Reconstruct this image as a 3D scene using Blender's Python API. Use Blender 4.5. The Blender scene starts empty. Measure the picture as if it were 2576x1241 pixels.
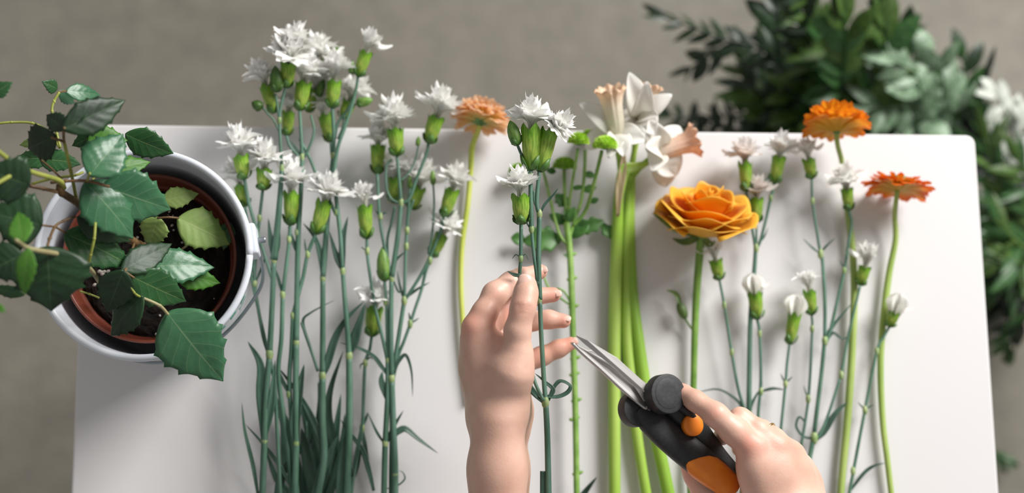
import bpy, math, random
import numpy as np
from mathutils import Matrix, Vector
rnd = random.Random(7)
C = bpy.context.scene.collection
# ------------------------------------------------------------------ camera, light, exposure
TZ = 0.72            # table top height
CH = 1.1615          # camera height above the table top
FPX = 3600.0
def _R(p, b):
    cx, sx, cy, sy = math.cos(p), math.sin(p), math.cos(b), math.sin(b)
    return np.array([[cy,0,sy],[0,1,0],[-sy,0,cy]]) @ np.array([[1,0,0],[0,cx,-sx],[0,sx,cx]])
MR = _R(math.radians(9.9), math.radians(-4.9))
cam_d = bpy.data.cameras.new('camera'); cam = bpy.data.objects.new('camera', cam_d); C.objects.link(cam)
cam_d.sensor_width = 36; cam_d.lens = 36*FPX/2576; cam_d.clip_start = .02
mw = Matrix([list(MR[i])+[0] for i in range(3)]+[[0,0,0,1]]); mw.translation = (0,0,TZ+CH)
cam.matrix_world = mw
cam_d.dof.use_dof = True; cam_d.dof.focus_distance = 1.0; cam_d.dof.aperture_fstop = 3.5
bpy.context.scene.camera = cam
w = bpy.data.worlds.new('world'); bpy.context.scene.world = w; w.use_nodes = True
w.node_tree.nodes['Background'].inputs[0].default_value = (1,.975,.945,1)
w.node_tree.nodes['Background'].inputs[1].default_value = 0.33
def area(name, loc, target, size, size_y, power, col):
    l = bpy.data.lights.new(name, 'AREA'); l.shape = 'RECTANGLE'; l.size = size; l.size_y = size_y; l.energy = power; l.color = col
    o = bpy.data.objects.new(name, l); C.objects.link(o); o.location = loc
    o.rotation_euler = (Vector(target)-Vector(loc)).to_track_quat('-Z','Y').to_euler(); return o
area('window_light', (1.75,1.75,2.2), (0.1,0.2,TZ), 1.2, 1.2, 128, (1,.98,.95))
vs = bpy.context.scene.view_settings
vs.view_transform = 'Standard'; vs.look = 'None'; vs.gamma = 1; vs.use_curve_mapping = False; vs.exposure = 0.0

def P(x, y, h=0.0):                       # the point seen at picture position x, y at height h above the table top
    d = MR @ np.array([x-1288.0, -(y-620.5), -FPX])
    return np.array([0,0,TZ+CH]) + d*((CH-h)/-d[2])
def L(n, h=0.03): return n*(CH-h)/FPX     # a length of n picture pixels at height h, in metres
def nz(v): v = np.asarray(v, float); return v/max(1e-9, np.linalg.norm(v))

# ------------------------------------------------------------------ materials
def mat(name, col=(.5,.5,.5), rough=.6, **kw):
    m = bpy.data.materials.new(name); m.use_nodes = True; nt = m.node_tree; b = nt.nodes['Principled BSDF']
    b.inputs['Base Color'].default_value = (*col,1); b.inputs['Roughness'].default_value = rough
    for k, v in kw.items(): b.inputs[k.replace('_',' ')].default_value = v
    return m
def nd(nt, t, **kw):
    n = nt.nodes.new(t)
    for k, v in kw.items(): setattr(n, k, v)
    return n
def ramp(nt, fac, stops, interp='LINEAR'):
    r = nd(nt, 'ShaderNodeValToRGB'); r.color_ramp.interpolation = interp
    e = r.color_ramp.elements
    while len(e) < len(stops): e.new(.5)
    for el, (p, c) in zip(e, stops): el.position = p; el.color = (*c,1)
    nt.links.new(fac, r.inputs[0]); return r.outputs[0]
def mathn(nt, op, a, b=None):
    n = nd(nt, 'ShaderNodeMath', operation=op)
    for i, v in enumerate((a, b)):
        if v is None: continue
        if isinstance(v, (int, float)): n.inputs[i].default_value = v
        else: nt.links.new(v, n.inputs[i])
    return n.outputs[0]
def mixc(nt, fac, a, b, mode='MIX'):
    n = nd(nt, 'ShaderNodeMix', data_type='RGBA', blend_type=mode)
    for i, v in ((0, fac), (6, a), (7, b)):
        if isinstance(v, (int, float)): n.inputs[i].default_value = v
        elif isinstance(v, tuple): n.inputs[i].default_value = (*v,1)
        else: nt.links.new(v, n.inputs[i])
    return n.outputs[2]
def noise(nt, scale, vec=None, detail=3, stretch=None, coord='Object'):
    tc = nd(nt, 'ShaderNodeTexCoord'); src = tc.outputs[coord]
    if stretch:
        mp = nd(nt, 'ShaderNodeMapping'); mp.inputs['Scale'].default_value = stretch; nt.links.new(src, mp.inputs[0]); src = mp.outputs[0]
    n = nd(nt, 'ShaderNodeTexNoise'); n.inputs['Scale'].default_value = scale; n.inputs['Detail'].default_value = detail
    nt.links.new(src, n.inputs['Vector']); return n.outputs[0]
def bump(nt, b, h, s, d=.001):
    n = nd(nt, 'ShaderNodeBump'); n.inputs['Strength'].default_value = s; n.inputs['Distance'].default_value = d
    nt.links.new(h, n.inputs['Height']); nt.links.new(n.outputs[0], b.inputs['Normal'])
def translucent(m, colsock, amt):
    nt = m.node_tree; b = nt.nodes['Principled BSDF']; out = nt.nodes['Material Output']
    t = nd(nt, 'ShaderNodeBsdfTranslucent'); mx = nd(nt, 'ShaderNodeMixShader'); mx.inputs[0].default_value = amt
    if colsock is not None: nt.links.new(colsock, t.inputs[0])
    nt.links.new(b.outputs[0], mx.inputs[1]); nt.links.new(t.outputs[0], mx.inputs[2]); nt.links.new(mx.outputs[0], out.inputs[0])
def two_tone(name, a, b, scale=60, rough=.55, tr=0.0, stretch=None, coord='Object', rand=.15, bmp=0, coat=0):
    m = mat(name, a, rough); nt = m.node_tree; bs = nt.nodes['Principled BSDF']
    n = noise(nt, scale, stretch=stretch, coord=coord)
    c = ramp(nt, n, [(.35,a),(.65,b)])
    oi = nd(nt, 'ShaderNodeObjectInfo'); hs = nd(nt, 'ShaderNodeHueSaturation')
    v = mathn(nt, 'MULTIPLY_ADD', oi.outputs['Random'], rand*2); nt.nodes[-1].inputs[2].default_value = 1-rand
    nt.links.new(v, hs.inputs['Value']); nt.links.new(c, hs.inputs['Color']); c = hs.outputs[0]
    nt.links.new(c, bs.inputs['Base Color'])
    if bmp: bump(nt, bs, n, bmp)
    if coat: bs.inputs['Coat Weight'].default_value = coat
    if tr: translucent(m, c, tr)
    return m
def uv_ramp(name, stops, rough=.5, tr=.25, streak=.25, vein=None):
    """colour along the length of a petal (V) with fine lengthwise streaks"""
    m = mat(name, (1,1,1), rough); nt = m.node_tree; bs = nt.nodes['Principled BSDF']
    uv = nd(nt, 'ShaderNodeUVMap'); sp = nd(nt, 'ShaderNodeSeparateXYZ'); nt.links.new(uv.outputs[0], sp.inputs[0])
    c = ramp(nt, sp.outputs[1], stops)
    n = noise(nt, 9, stretch=(9,1.2,1), coord='UV', detail=2)
    f = ramp(nt, n, [(.3,(1-streak,)*3),(.7,(1,1,1))])
    c = mixc(nt, 1.0, c, f, 'MULTIPLY')
    nt.links.new(c, bs.inputs['Base Color'])
    if tr: translucent(m, c, tr)
    return m
def ivy_mat(name, dark, light, vein, rough=.38, tr=.12):
    m = mat(name, dark, rough); nt = m.node_tree; bs = nt.nodes['Principled BSDF']
    uv = nd(nt, 'ShaderNodeUVMap'); sp = nd(nt, 'ShaderNodeSeparateXYZ'); nt.links.new(uv.outputs[0], sp.inputs[0])
    au = mathn(nt, 'ABSOLUTE', mathn(nt, 'SUBTRACT', sp.outputs[0], .5))
    mid = mathn(nt, 'LESS_THAN', au, .013)
    s = mathn(nt, 'FRACT', mathn(nt, 'MULTIPLY', mathn(nt, 'SUBTRACT', sp.outputs[1], mathn(nt, 'MULTIPLY', au, .62)), 6.0))
    side = mathn(nt, 'LESS_THAN', mathn(nt, 'ABSOLUTE', mathn(nt, 'SUBTRACT', s, .5)), .035)
    vv = mathn(nt, 'MAXIMUM', mid, mathn(nt, 'MULTIPLY', side, .45))
    c = ramp(nt, noise(nt, 38), [(.35,dark),(.68,light)])
    oi = nd(nt, 'ShaderNodeObjectInfo')
    c = mixc(nt, mathn(nt, 'MULTIPLY', oi.outputs['Random'], .3), c, light)
    c = mixc(nt, mathn(nt, 'MULTIPLY', vv, .75), c, vein)
    nt.links.new(c, bs.inputs['Base Color']); bs.inputs['Specular IOR Level'].default_value = .45
    bump(nt, bs, noise(nt, 260), .25, .0006)
    if tr: translucent(m, c, tr)
    return m

def table_mat():
    m = mat('white_laminate', (.80,.785,.79), .42); nt = m.node_tree; b = nt.nodes['Principled BSDF']
    nt.links.new(ramp(nt, noise(nt, 3), [(.3,(.665,.655,.662)),(.7,(.69,.675,.68))]), b.inputs['Base Color'])
    bump(nt, b, noise(nt, 900), .05, .0003); b.inputs['Specular IOR Level'].default_value = .35; return m
def concrete():
    m = mat('concrete', (.3,.28,.25), .75); nt = m.node_tree; b = nt.nodes['Principled BSDF']
    a = ramp(nt, noise(nt, 1.3, detail=6), [(.3,(.140,.127,.101)),(.7,(.222,.205,.172))])
    s = ramp(nt, noise(nt, 26, detail=6), [(.3,(.86,.86,.86)),(.7,(1.08,1.08,1.08))])
    nt.links.new(mixc(nt, 1., a, s, 'MULTIPLY'), b.inputs['Base Color']); bump(nt, b, noise(nt, 60, detail=8), .3, .002); return m
def skin_mat():
    m = mat('skin', (.70,.42,.32), .46); nt = m.node_tree; b = nt.nodes['Principled BSDF']
    at = nd(nt, 'ShaderNodeAttribute', attribute_name='blush')
    base = ramp(nt, noise(nt, 45, detail=5), [(.3,(.62,.365,.275)),(.7,(.72,.46,.365))])
    c = mixc(nt, at.outputs['Fac'], base, (.72,.24,.17))
    nt.links.new(c, b.inputs['Base Color'])
    b.inputs['Subsurface Weight'].default_value = .18; b.inputs['Subsurface Radius'].default_value = (1,.35,.2); b.inputs['Subsurface Scale'].default_value = .006
    v = nd(nt, 'ShaderNodeTexVoronoi'); v.inputs['Scale'].default_value = 650
    tc = nd(nt, 'ShaderNodeTexCoord'); nt.links.new(tc.outputs['Object'], v.inputs['Vector'])
    hh = mathn(nt, 'ADD', v.outputs['Distance'], mathn(nt, 'MULTIPLY', noise(nt, 260, detail=4), .8))
    bump(nt, b, hh, .10, .0005); return m

M_table = table_mat(); M_floor = concrete(); M_skin = skin_mat()
M_stem = two_tone('glaucous_stem', (.045,.12,.075), (.10,.205,.145), 130, .5, 0, (1,.25,1))
M_node = two_tone('pale_node', (.18,.29,.10), (.33,.40,.18), 200, .5)
M_blade = two_tone('glaucous_leaf', (.018,.055,.034), (.055,.125,.085), 110, .42, .1, (1,.3,1), rand=.25)
def calyx_mat(name, stops):
    m = mat(name, (.2,.4,.05), .45); nt = m.node_tree; b = nt.nodes['Principled BSDF']
    uv = nd(nt, 'ShaderNodeUVMap'); sp = nd(nt, 'ShaderNodeSeparateXYZ'); nt.links.new(uv.outputs[0], sp.inputs[0])
    c = ramp(nt, sp.outputs[1], stops)
    st = ramp(nt, noise(nt, 6, stretch=(5,.7,1), coord='UV', detail=2), [(.36,(.52,.68,.48)),(.62,(1.06,1.04,1))])
    c = mixc(nt, 1., c, st, 'MULTIPLY'); nt.links.new(c, b.inputs['Base Color']); translucent(m, c, .12); return m
M_calyx = calyx_mat('calyx_green', [(0,(.08,.20,.03)),(.2,(.16,.33,.03)),(.55,(.40,.52,.09)),(.8,(.22,.42,.03)),(1,(.13,.30,.02))])
M_bud = calyx_mat('bud_green', [(0,(.10,.22,.05)),(.5,(.22,.36,.08)),(1,(.16,.32,.06))])
M_darkbud = calyx_mat('dark_bud_green', [(0,(.06,.13,.025)),(.5,(.07,.15,.025)),(1,(.05,.12,.02))])
M_white = uv_ramp('white_petal', [(0,(.74,.80,.54)),(.3,(.90,.90,.84)),(1,(.955,.95,.935))], .6, .30, .03)
M_blushw = uv_ramp('blush_petal', [(0,(.72,.70,.50)),(.4,(.87,.78,.70)),(1,(.92,.88,.86))], .6, .35, .05)
M_lime = two_tone('lime_floret', (.30,.52,.03), (.50,.70,.10), 300, .6, .2)
M_limed = two_tone('green_floret', (.20,.40,.03), (.34,.55,.06), 300, .6, .2)
M_mstem = two_tone('mum_stem', (.15,.31,.045), (.26,.44,.10), 90, .5)
M_mleaf = two_tone('mum_leaf', (.05,.17,.03), (.11,.28,.06), 60, .45, .15)
M_dstem = two_tone('daffodil_stem', (.27,.47,.045), (.43,.60,.13), 40, .4, .12, (1,.2,1))
M_dstem2 = two_tone('daffodil_stem_deep', (.19,.37,.03), (.30,.48,.06), 40, .4, .1, (1,.2,1))
M_tepal = uv_ramp('daffodil_tepal', [(0,(.86,.84,.62)),(.25,(.90,.885,.83)),(1,(.93,.915,.89))], .55, .4, .06)
M_corona = uv_ramp('cream_corona', [(0,(.88,.84,.68)),(.6,(.93,.86,.72)),(.9,(.94,.74,.55)),(1,(.93,.66,.46))], .55, .35, .12)
M_peach = uv_ramp('peach_corona', [(0,(.93,.82,.72)),(.5,(.95,.72,.56)),(1,(.95,.62,.44))], .55, .35, .1)
M_spathe = two_tone('papery_spathe', (.42,.33,.17), (.62,.52,.33), 120, .7, .3, (4,.5,1))
M_rose = uv_ramp('rose_petal', [(0,(.93,.16,.003)),(.4,(.97,.30,.006)),(.8,(.98,.44,.015)),(1,(.97,.58,.06))], .5, .35, .05)
M_roseout = uv_ramp('rose_outer_petal', [(0,(.88,.48,.02)),(.4,(.95,.50,.03)),(1,(.98,.60,.07))], .5, .3, .12)
M_rstem = two_tone('rose_stem', (.12,.27,.03), (.22,.40,.07), 60, .45)
M_sepal = two_tone('rose_sepal', (.09,.17,.04), (.19,.28,.07), 80, .5, .1)
M_gyel = uv_ramp('golden_ray', [(0,(.90,.54,.03)),(.5,(.96,.60,.05)),(.85,(.97,.42,.02)),(1,(.95,.26,.015))], .5, .45, .2)
M_gor = uv_ramp('orange_ray', [(0,(.86,.50,.07)),(.5,(.90,.46,.05)),(.85,(.93,.24,.015)),(1,(.90,.13,.01))], .5, .3, .25)
M_gpeach = uv_ramp('peach_ray', [(0,(.84,.70,.16)),(.45,(.95,.70,.26)),(.8,(.96,.56,.28)),(1,(.97,.74,.56))], .5, .5, .15)
M_invol = two_tone('involucre', (.08,.20,.05), (.17,.32,.11), 260, .6, 0, (1,1,.2))
M_gstem = two_tone('downy_stem', (.24,.36,.07), (.38,.50,.13), 60, .55, 0, (1,.3,1))
M_ystem = two_tone('yellow_green_stem', (.42,.50,.06), (.60,.64,.14), 50, .5, 0, (1,.3,1))
M_ivyd = ivy_mat('ivy_dark', (.007,.026,.009), (.018,.060,.020), (.05,.10,.04), .46)
M_ivym = ivy_mat('ivy_mid', (.012,.062,.018), (.032,.12,.034), (.16,.24,.09))
M_ivys = ivy_mat('ivy_sheen', (.030,.115,.055), (.06,.18,.085), (.16,.27,.14), .33)
M_ivyb = ivy_mat('ivy_bright', (.055,.20,.02), (.11,.30,.04), (.24,.38,.12), .45, .35)
M_ivyy = ivy_mat('ivy_young', (.20,.33,.075), (.31,.43,.13), (.40,.48,.20), .55, .3)
M_vine = two_tone('vine_green', (.22,.26,.04), (.36,.38,.08), 80, .5)
M_vineb = two_tone('vine_brown', (.09,.045,.02), (.20,.12,.045), 90, .6)
M_vinep = two_tone('vine_pale', (.22,.19,.09), (.32,.29,.15), 90, .6)
M_pail = two_tone('pail_enamel', (.62,.66,.73), (.72,.75,.80), 14, .38, rand=0)
M_wire = mat('galvanised_wire', (.33,.37,.40), .38, Metallic=.85)
M_print = mat('green_print', (.05,.30,.20), .5)
M_pot = two_tone('plastic_terracotta', (.12,.026,.014), (.18,.042,.022), 30, .42, rand=0)
M_black = two_tone('black_grip', (.012,.013,.015), (.02,.021,.024), 400, .52, rand=0, bmp=.1)
M_orange = two_tone('orange_grip', (.80,.20,.012), (.86,.25,.02), 60, .42, rand=0)
M_steel = mat('blade_steel', (.50,.48,.47), .42, Metallic=1.0)
M_gold = mat('gold', (.85,.60,.30), .2, Metallic=1.0)
M_nail = mat('nail', (.80,.52,.43), .22, Coat_Weight=.4)
def soil_mat():
    m = mat('potting_soil', (.02,.012,.008), .95); nt = m.node_tree; b = nt.nodes['Principled BSDF']
    nt.links.new(ramp(nt, noise(nt, 160, detail=8), [(.35,(.003,.002,.0015)),(.7,(.020,.011,.007))]), b.inputs['Base Color'])
    bump(nt, b, noise(nt, 220, detail=8), 1., .004); return m
M_soil = soil_mat(); M_perl = mat('perlite', (.6,.56,.5), .8)
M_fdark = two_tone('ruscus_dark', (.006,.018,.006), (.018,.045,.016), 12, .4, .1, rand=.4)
M_fmid = two_tone('foliage_mid', (.018,.068,.016), (.05,.14,.035), 12, .4, .2, rand=.35)
M_fpale = two_tone('foliage_pale', (.10,.20,.10), (.30,.40,.28), 8, .45, .2, rand=.25)
M_fgrey = two_tone('foliage_grey', (.45,.50,.44), (.66,.68,.62), 8, .5, .2, rand=.2)
M_folive = two_tone('foliage_olive', (.03,.075,.012), (.085,.16,.028), 12, .45, .2, rand=.35)
M_bucket = mat('dark_bucket', (.02,.022,.02), .6)
M_leg = mat('powder_coated_leg', (.6,.6,.6), .4)

# ------------------------------------------------------------------ builders
WM = {}
def iwm(o): return np.linalg.inv(WM[o.name]) if o is not None else np.eye(4)
def root(name, label, cat, loc, group=None):
    o = bpy.data.objects.new(name, None); C.objects.link(o); o.location = tuple(loc); o.empty_display_size = .02
    o['label'] = label; o['category'] = cat
    if group: o['group'] = group
    m = np.eye(4); m[:3,3] = loc; WM[o.name] = m; return o
def tag(o, label, cat, group=None):
    o['label'] = label; o['category'] = cat
    if group: o['group'] = group
    return o
class MB:
    def __init__(s): s.V, s.F, s.I, s.U, s.n = [], [], [], [], 0
    def add(s, V, F, mi=0, UV=None):
        V = np.asarray(V, float).reshape(-1,3)
        s.V.append(V); s.F += [tuple(int(i)+s.n for i in f) for f in F]; s.I += [mi]*len(F)
        s.U.append(np.zeros((len(V),2)) if UV is None else np.asarray(UV, float).reshape(-1,2)); s.n += len(V)
    def mesh(s, name, mats, inv=None, smooth=True):
        V = np.concatenate(s.V); U = np.concatenate(s.U)
        if inv is not None: V = V @ inv[:3,:3].T + inv[:3,3]
        me = bpy.data.meshes.new(name); me.from_pydata(V.tolist(), [], s.F)
        for m in (mats if isinstance(mats, (list,tuple)) else [mats]): me.materials.append(m)
        me.polygons.foreach_set('material_index', s.I)
        me.polygons.foreach_set('use_smooth', [smooth]*len(s.F))
        li = np.empty(len(me.loops), int); me.loops.foreach_get('vertex_index', li)
        me.uv_layers.new(name='UVMap').data.foreach_set('uv', U[li].ravel())
        me.update(); return me
    def build(s, name, mats, parent=None, smooth=True, solid=0, bevel=0, sub=0):
        me = s.mesh(name, mats, iwm(parent), smooth)
        o = bpy.data.objects.new(name, me); C.objects.link(o); o.parent = parent
        WM[o.name] = WM[parent.name] if parent is not None else np.eye(4)
        if solid: mo = o.modifiers.new('s', 'SOLIDIFY'); mo.thickness = solid; mo.offset = 0
        if bevel: mo = o.modifiers.new('b', 'BEVEL'); mo.width = bevel; mo.segments = 3; mo.limit_method = 'ANGLE'
        if sub: mo = o.modifiers.new('u', 'SUBSURF'); mo.levels = sub; mo.render_levels = sub
        return o
def inst(name, me, parent, M4):
    o = bpy.data.objects.new(name, me); C.objects.link(o); o.parent = parent
    o.matrix_local = Matrix((iwm(parent) @ M4).tolist()); WM[o.name] = M4; return o
def grid_faces(nr, nc, wrap=False):
    F = []
    for i in range(nr-1):
        for j in range(nc if wrap else nc-1):
            a = i*nc+j; b = i*nc+(j+1)%nc; F.append((a, b, b+nc, a+nc))
    return F
def spline(pts, n=6):
    p = np.asarray(pts, float)
    if len(p) < 3: return np.linspace(p[0], p[-1], n+1)
    q = np.vstack([2*p[0]-p[1], p, 2*p[-1]-p[-2]]); out = []
    for i in range(1, len(q)-2):
        for t in np.linspace(0, 1, n, endpoint=False):
            a, b, c, d = q[i-1], q[i], q[i+1], q[i+2]
            out.append(.5*((2*b)+(c-a)*t+(2*a-5*b+4*c-d)*t*t+(-a+3*b-3*c+d)*t**3))
    out.append(p[-1]); return np.array(out)
def frames(p):
    T = np.gradient(p, axis=0); T /= np.maximum(1e-9, np.linalg.norm(T, axis=1))[:,None]
    N = []; n = nz(np.cross(T[0], [0.13,.31,.94])) 
    for t in T: n = nz(n-t*(n@t)); N.append(n)
    N = np.array(N); return T, N, np.cross(T, N)
def tube(mb, pts, r, mi=0, sides=8, n=6, flat=1.0):
    p = spline(pts, n); k = len(p)
    R = np.interp(np.linspace(0,1,k), np.linspace(0,1,len(r)), r) if hasattr(r, '__len__') else np.full(k, r)
    T, N, B = frames(p); a = np.linspace(0, 2*np.pi, sides, endpoint=False)
    V = p[:,None] + R[:,None,None]*(np.cos(a)[None,:,None]*N[:,None]+flat*np.sin(a)[None,:,None]*B[:,None])
    ln = np.r_[0, np.cumsum(np.linalg.norm(np.diff(p,axis=0),axis=1))]
    UV = np.stack(np.broadcast_arrays(np.arange(sides)[None]/sides, ln[:,None]/ln[-1]), -1)
    F = grid_faces(k, sides, True); F.append(tuple(range(sides-1,-1,-1))); F.append(tuple(range((k-1)*sides, k*sides)))
    mb.add(V, F, mi, UV)
def basis(a, up=(0,0,1)):
    a = nz(a); x = np.cross(up, a)
    if np.linalg.norm(x) < 1e-3: x = np.cross((0,1,0), a)
    x = nz(x); return x, np.cross(a, x), a
def lathe(mb, base, axis, prof, mi=0, sides=20, mod=None, caps=True):
    x, y, a = basis(axis); a_ = np.linspace(0, 2*np.pi, sides, endpoint=False); V = []; U = []
    prof = np.asarray(prof, float)
    for i, (z, r) in enumerate(prof):
        for j, t in enumerate(a_):
            zz, rr = (z, r) if mod is None else mod(i/(len(prof)-1), t, z, r)
            V.append(base + a*zz + rr*(math.cos(t)*x+math.sin(t)*y)); U.append((j/sides, i/(len(prof)-1)))
    F = grid_faces(len(prof), sides, True)
    if caps: F.append(tuple(range(sides-1,-1,-1))); F.append(tuple(range((len(prof)-1)*sides, len(prof)*sides)))
    mb.add(V, F, mi, U)
def blob(mb, c, axis, rl, rw, mi=0, sides=10, rings=7):
    lathe(mb, np.asarray(c)-nz(axis)*rl, axis, [(rl*(1-math.cos(math.pi*t)), max(1e-5, rw*math.sin(math.pi*t))) for t in np.linspace(0.02,.98,rings)], mi, sides)
def blade(mb, pts, wid, mi=0, fold=.3, roll=0, prof=None, n=6, taper=.75, up=(0,0,1)):
    p = spline(pts, n); k = len(p); T = np.gradient(p, axis=0)
    t = np.linspace(0,1,k); w = prof(t) if prof else np.minimum(1, .55+t*1.5)*np.clip((1-t)/(1-taper*.6), 0, 1)**.7
    us = np.array([-1,-.5,0,.5,1]); V = []; U = []
    for i in range(k):
        s = nz(np.cross(T[i], up)); nn = nz(np.cross(s, T[i])); r = roll*(t[i] if roll else 0)
        s2 = s*math.cos(r)+nn*math.sin(r); n2 = nn*math.cos(r)-s*math.sin(r)
        for u in us: V.append(p[i]+s2*u*w[i]*wid/2+n2*abs(u)*fold*w[i]*wid/2); U.append((u/2+.5, t[i]))
    mb.add(V, grid_faces(k, 5), mi, U)
# ------------------------------------------------------------------ petals
def smooth(a, b, t): t = np.clip((t-a)/(b-a), 0, 1); return t*t*(3-2*t)
def petal_mesh(name, mt, bend, width=.34, claw=.09, open0=.22, teeth=.16, nt=4, seed=0, nr=10, nc=13, cup=.0, ruffle=.05, tipround=.3, start=.12, curl=0.0):
    """unit-length petal growing along +Z and bending outwards to +X by `bend` degrees"""
    R = random.Random(seed); s = np.linspace(0,1,nr); b = math.radians(bend)
    ang = b*smooth(start, .75, s)+math.radians(curl)*smooth(.6,1,s)
    x = np.concatenate([[0], np.cumsum(np.sin((ang[1:]+ang[:-1])/2)*np.diff(s))]); z = np.concatenate([[0], np.cumsum(np.cos((ang[1:]+ang[:-1])/2)*np.diff(s))])
    tw = [0]*nc
    if teeth:
        p0 = R.uniform(0,6); tw = [teeth*.62*math.cos(math.pi*(nt-.5)*(-1+2*j/(nc-1))+p0*.3)+R.uniform(-.12,.12)*teeth for j in range(nc)]
    u = np.linspace(-1,1,nc); ph = R.uniform(0,6); V = []; U = []
    for i in range(nr):
        w = claw+(width-claw)*smooth(open0, .82, s[i])
        if not teeth: w *= math.sqrt(max(0.0, 1-smooth(.55,1.0,s[i])*.98)) if i else 1
        for j in range(nc):
            e = smooth(.6,1,s[i])*(tw[j]-tipround*u[j]**2)
            off = ruffle*math.sin(3.3*u[j]+ph)*s[i]**2 - cup*(u[j]**2)*w
            nx, nzv = math.cos(ang[i]), -math.sin(ang[i])
            V.append((x[i]+e*math.sin(ang[i])+off*nx*-1, u[j]*w, z[i]+e*math.cos(ang[i])-off*nzv)); U.append((u[j]/2+.5, s[i]))
    mb = MB(); mb.add(V, grid_faces(nr,nc), 0, U); return mb.mesh(name, mt)
def petal_set(mt, tag_):
    S = {}
    S['out'] = [petal_mesh('petal', mt, b, seed=i, width=.25+.04*(i%3), curl=c, ruffle=.06, teeth=.13) for i, (b, c) in enumerate([(66,-8),(76,6),(86,-4),(58,14),(94,8)])]
    S['mid'] = [petal_mesh('petal', mt, b, seed=10+i, width=.25, teeth=.14, ruffle=.08, curl=c) for i, (b, c) in enumerate([(30,10),(40,-14),(46,6),(24,20)])]
    S['in']  = [petal_mesh('petal', mt, b, seed=20+i, width=.22, teeth=.14, ruffle=.09, curl=c) for i, (b, c) in enumerate([(4,10),(13,-12),(18,5)])]
    S['thin']= [petal_mesh('petal', mt, b, seed=30+i, width=.085, claw=.05, teeth=.06, nt=2, ruffle=.06, curl=c) for i, (b, c) in enumerate([(98,-30),(84,-12),(70,20)])]
    S['shut']= [petal_mesh('petal', mt, b, seed=40+i, width=.42, claw=.2, open0=0, teeth=0, cup=.55, ruffle=.01, tipround=.0, start=.0, curl=c) for i, (b, c) in enumerate([(10,-62),(14,-72),(6,-50)])]
    return S
PW = petal_set(M_white, 'w'); PB = petal_set(M_blushw, 'b')
def place(ms, parent, base, axis, phi, size, lift=0, off=0, name='petal', tilt=0, sw=1.0):
    x, y, a = basis(axis); r = math.cos(phi)*x+math.sin(phi)*y; q = np.cross(a, r)
    if tilt: r, a2 = r*math.cos(tilt)+a*math.sin(tilt), a*math.cos(tilt)-r*math.sin(tilt)
    else: a2 = a
    m = np.eye(4); m[:3,0] = r*size; m[:3,1] = q*size*sw; m[:3,2] = a2*size; m[:3,3] = np.asarray(base)+nz(axis)*lift+r*off
    return inst(name, ms, parent, m)
def make_calyx(parent, b, t, r, mt, name='calyx', teeth=5, closed=False, sd=0):
    b = np.asarray(b, float); t = np.asarray(t, float); ax = t-b; Ln = np.linalg.norm(ax); R = random.Random(sd); ph = R.uniform(0,6)
    if closed: prof = [(0,.30),(.05,.62),(.2,.93),(.4,1.0),(.62,.93),(.8,.68),(.92,.36),(1.0,.06)]
    else: prof = [(0,.24),(.04,.36),(.12,.52),(.25,.72),(.42,.88),(.6,.95),(.78,.95),(.9,1.0),(1.0,1.05)]
    def mod(v, th, z, rr):
        k = 5 if not closed else 4
        tri = abs(((th+ph)*k/(2*math.pi)) % 1 - .5)*2
        if not closed and v > .72: z += Ln*.20*(v-.72)/.28*(tri-.42); rr *= 1+.10*(v-.72)
        return z, rr*(1+.045*math.cos(k*(th+ph))*math.sin(math.pi*min(1,v*1.1)))
    mb = MB(); lathe(mb, b, ax, [(z*Ln, q*r) for z, q in prof], 0, 20, mod, caps=closed)
    if not closed: mb.F = [f for f in mb.F]
    o = mb.build(name, mt, parent)
    x, y, a = basis(ax)
    if r > .003:       # the little scales that clasp the base
        for k in range(3):
            th = ph+k*2.1; d = math.cos(th)*x+math.sin(th)*y; s = np.cross(a, d); m2 = MB()
            h = Ln*.34; V = []
            for i, (zz, ww, rr) in enumerate([(0,.3,.33),(.3,.62,.80),(.6,.5,1.0),(1.0,.03,1.10)]):
                for u in (-1,0,1): V.append(b+a*zz*h+d*(r*rr*(1.05-.22*u*u))+s*u*ww*r)
            m2.add(V, grid_faces(4,3)); m2.build('bract', M_darkbud if mt is M_darkbud else M_bud, o, solid=.0003)
    return o
def bloom(cal, b, t, size, openness, PS, seed=0, face=None):
    R = random.Random(seed); ax = nz(np.asarray(t)-np.asarray(b)); size *= 1.34; base = np.asarray(t)-ax*size*.20
    if face is not None: ax = nz(face); base = np.asarray(t)-ax*size*.25
    if openness < .35:
        for k in range(5): place(R.choice(PS['shut']), cal, base, ax, k*2*math.pi/5+R.uniform(-.2,.2), size*R.uniform(.95,1.1), off=size*.05, tilt=0)
        for k in range(3): place(R.choice(PS['in']), cal, base, ax, R.uniform(0,6.3), size*.85)
        if openness > .15: place(PS['thin'][0], cal, base, ax, R.uniform(2.5,3.6), size*1.1)
        return
    no = int(10*openness+2)
    for k in range(no): place(R.choice(PS['out' if openness > .6 else 'mid']), cal, base, ax, k*2*math.pi/no+R.uniform(-.25,.25), size*R.uniform(.92,1.12)*(1 if openness > .6 else 1.05))
    for k in range(9): place(R.choice(PS['mid' if openness > .5 else 'in']), cal, base, ax, k*2*math.pi/9+R.uniform(-.3,.3), size*R.uniform(.9,1.08))
    for k in range(7): place(R.choice(PS['in']), cal, base, ax, k*2*math.pi/7+R.uniform(-.3,.3), size*R.uniform(.95,1.18))
    for k in range(2): place(R.choice(PS['thin']), cal, base, ax, R.choice([R.uniform(-.5,.5), R.uniform(2.6,3.7)]), size*R.uniform(1.1,1.35))
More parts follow.
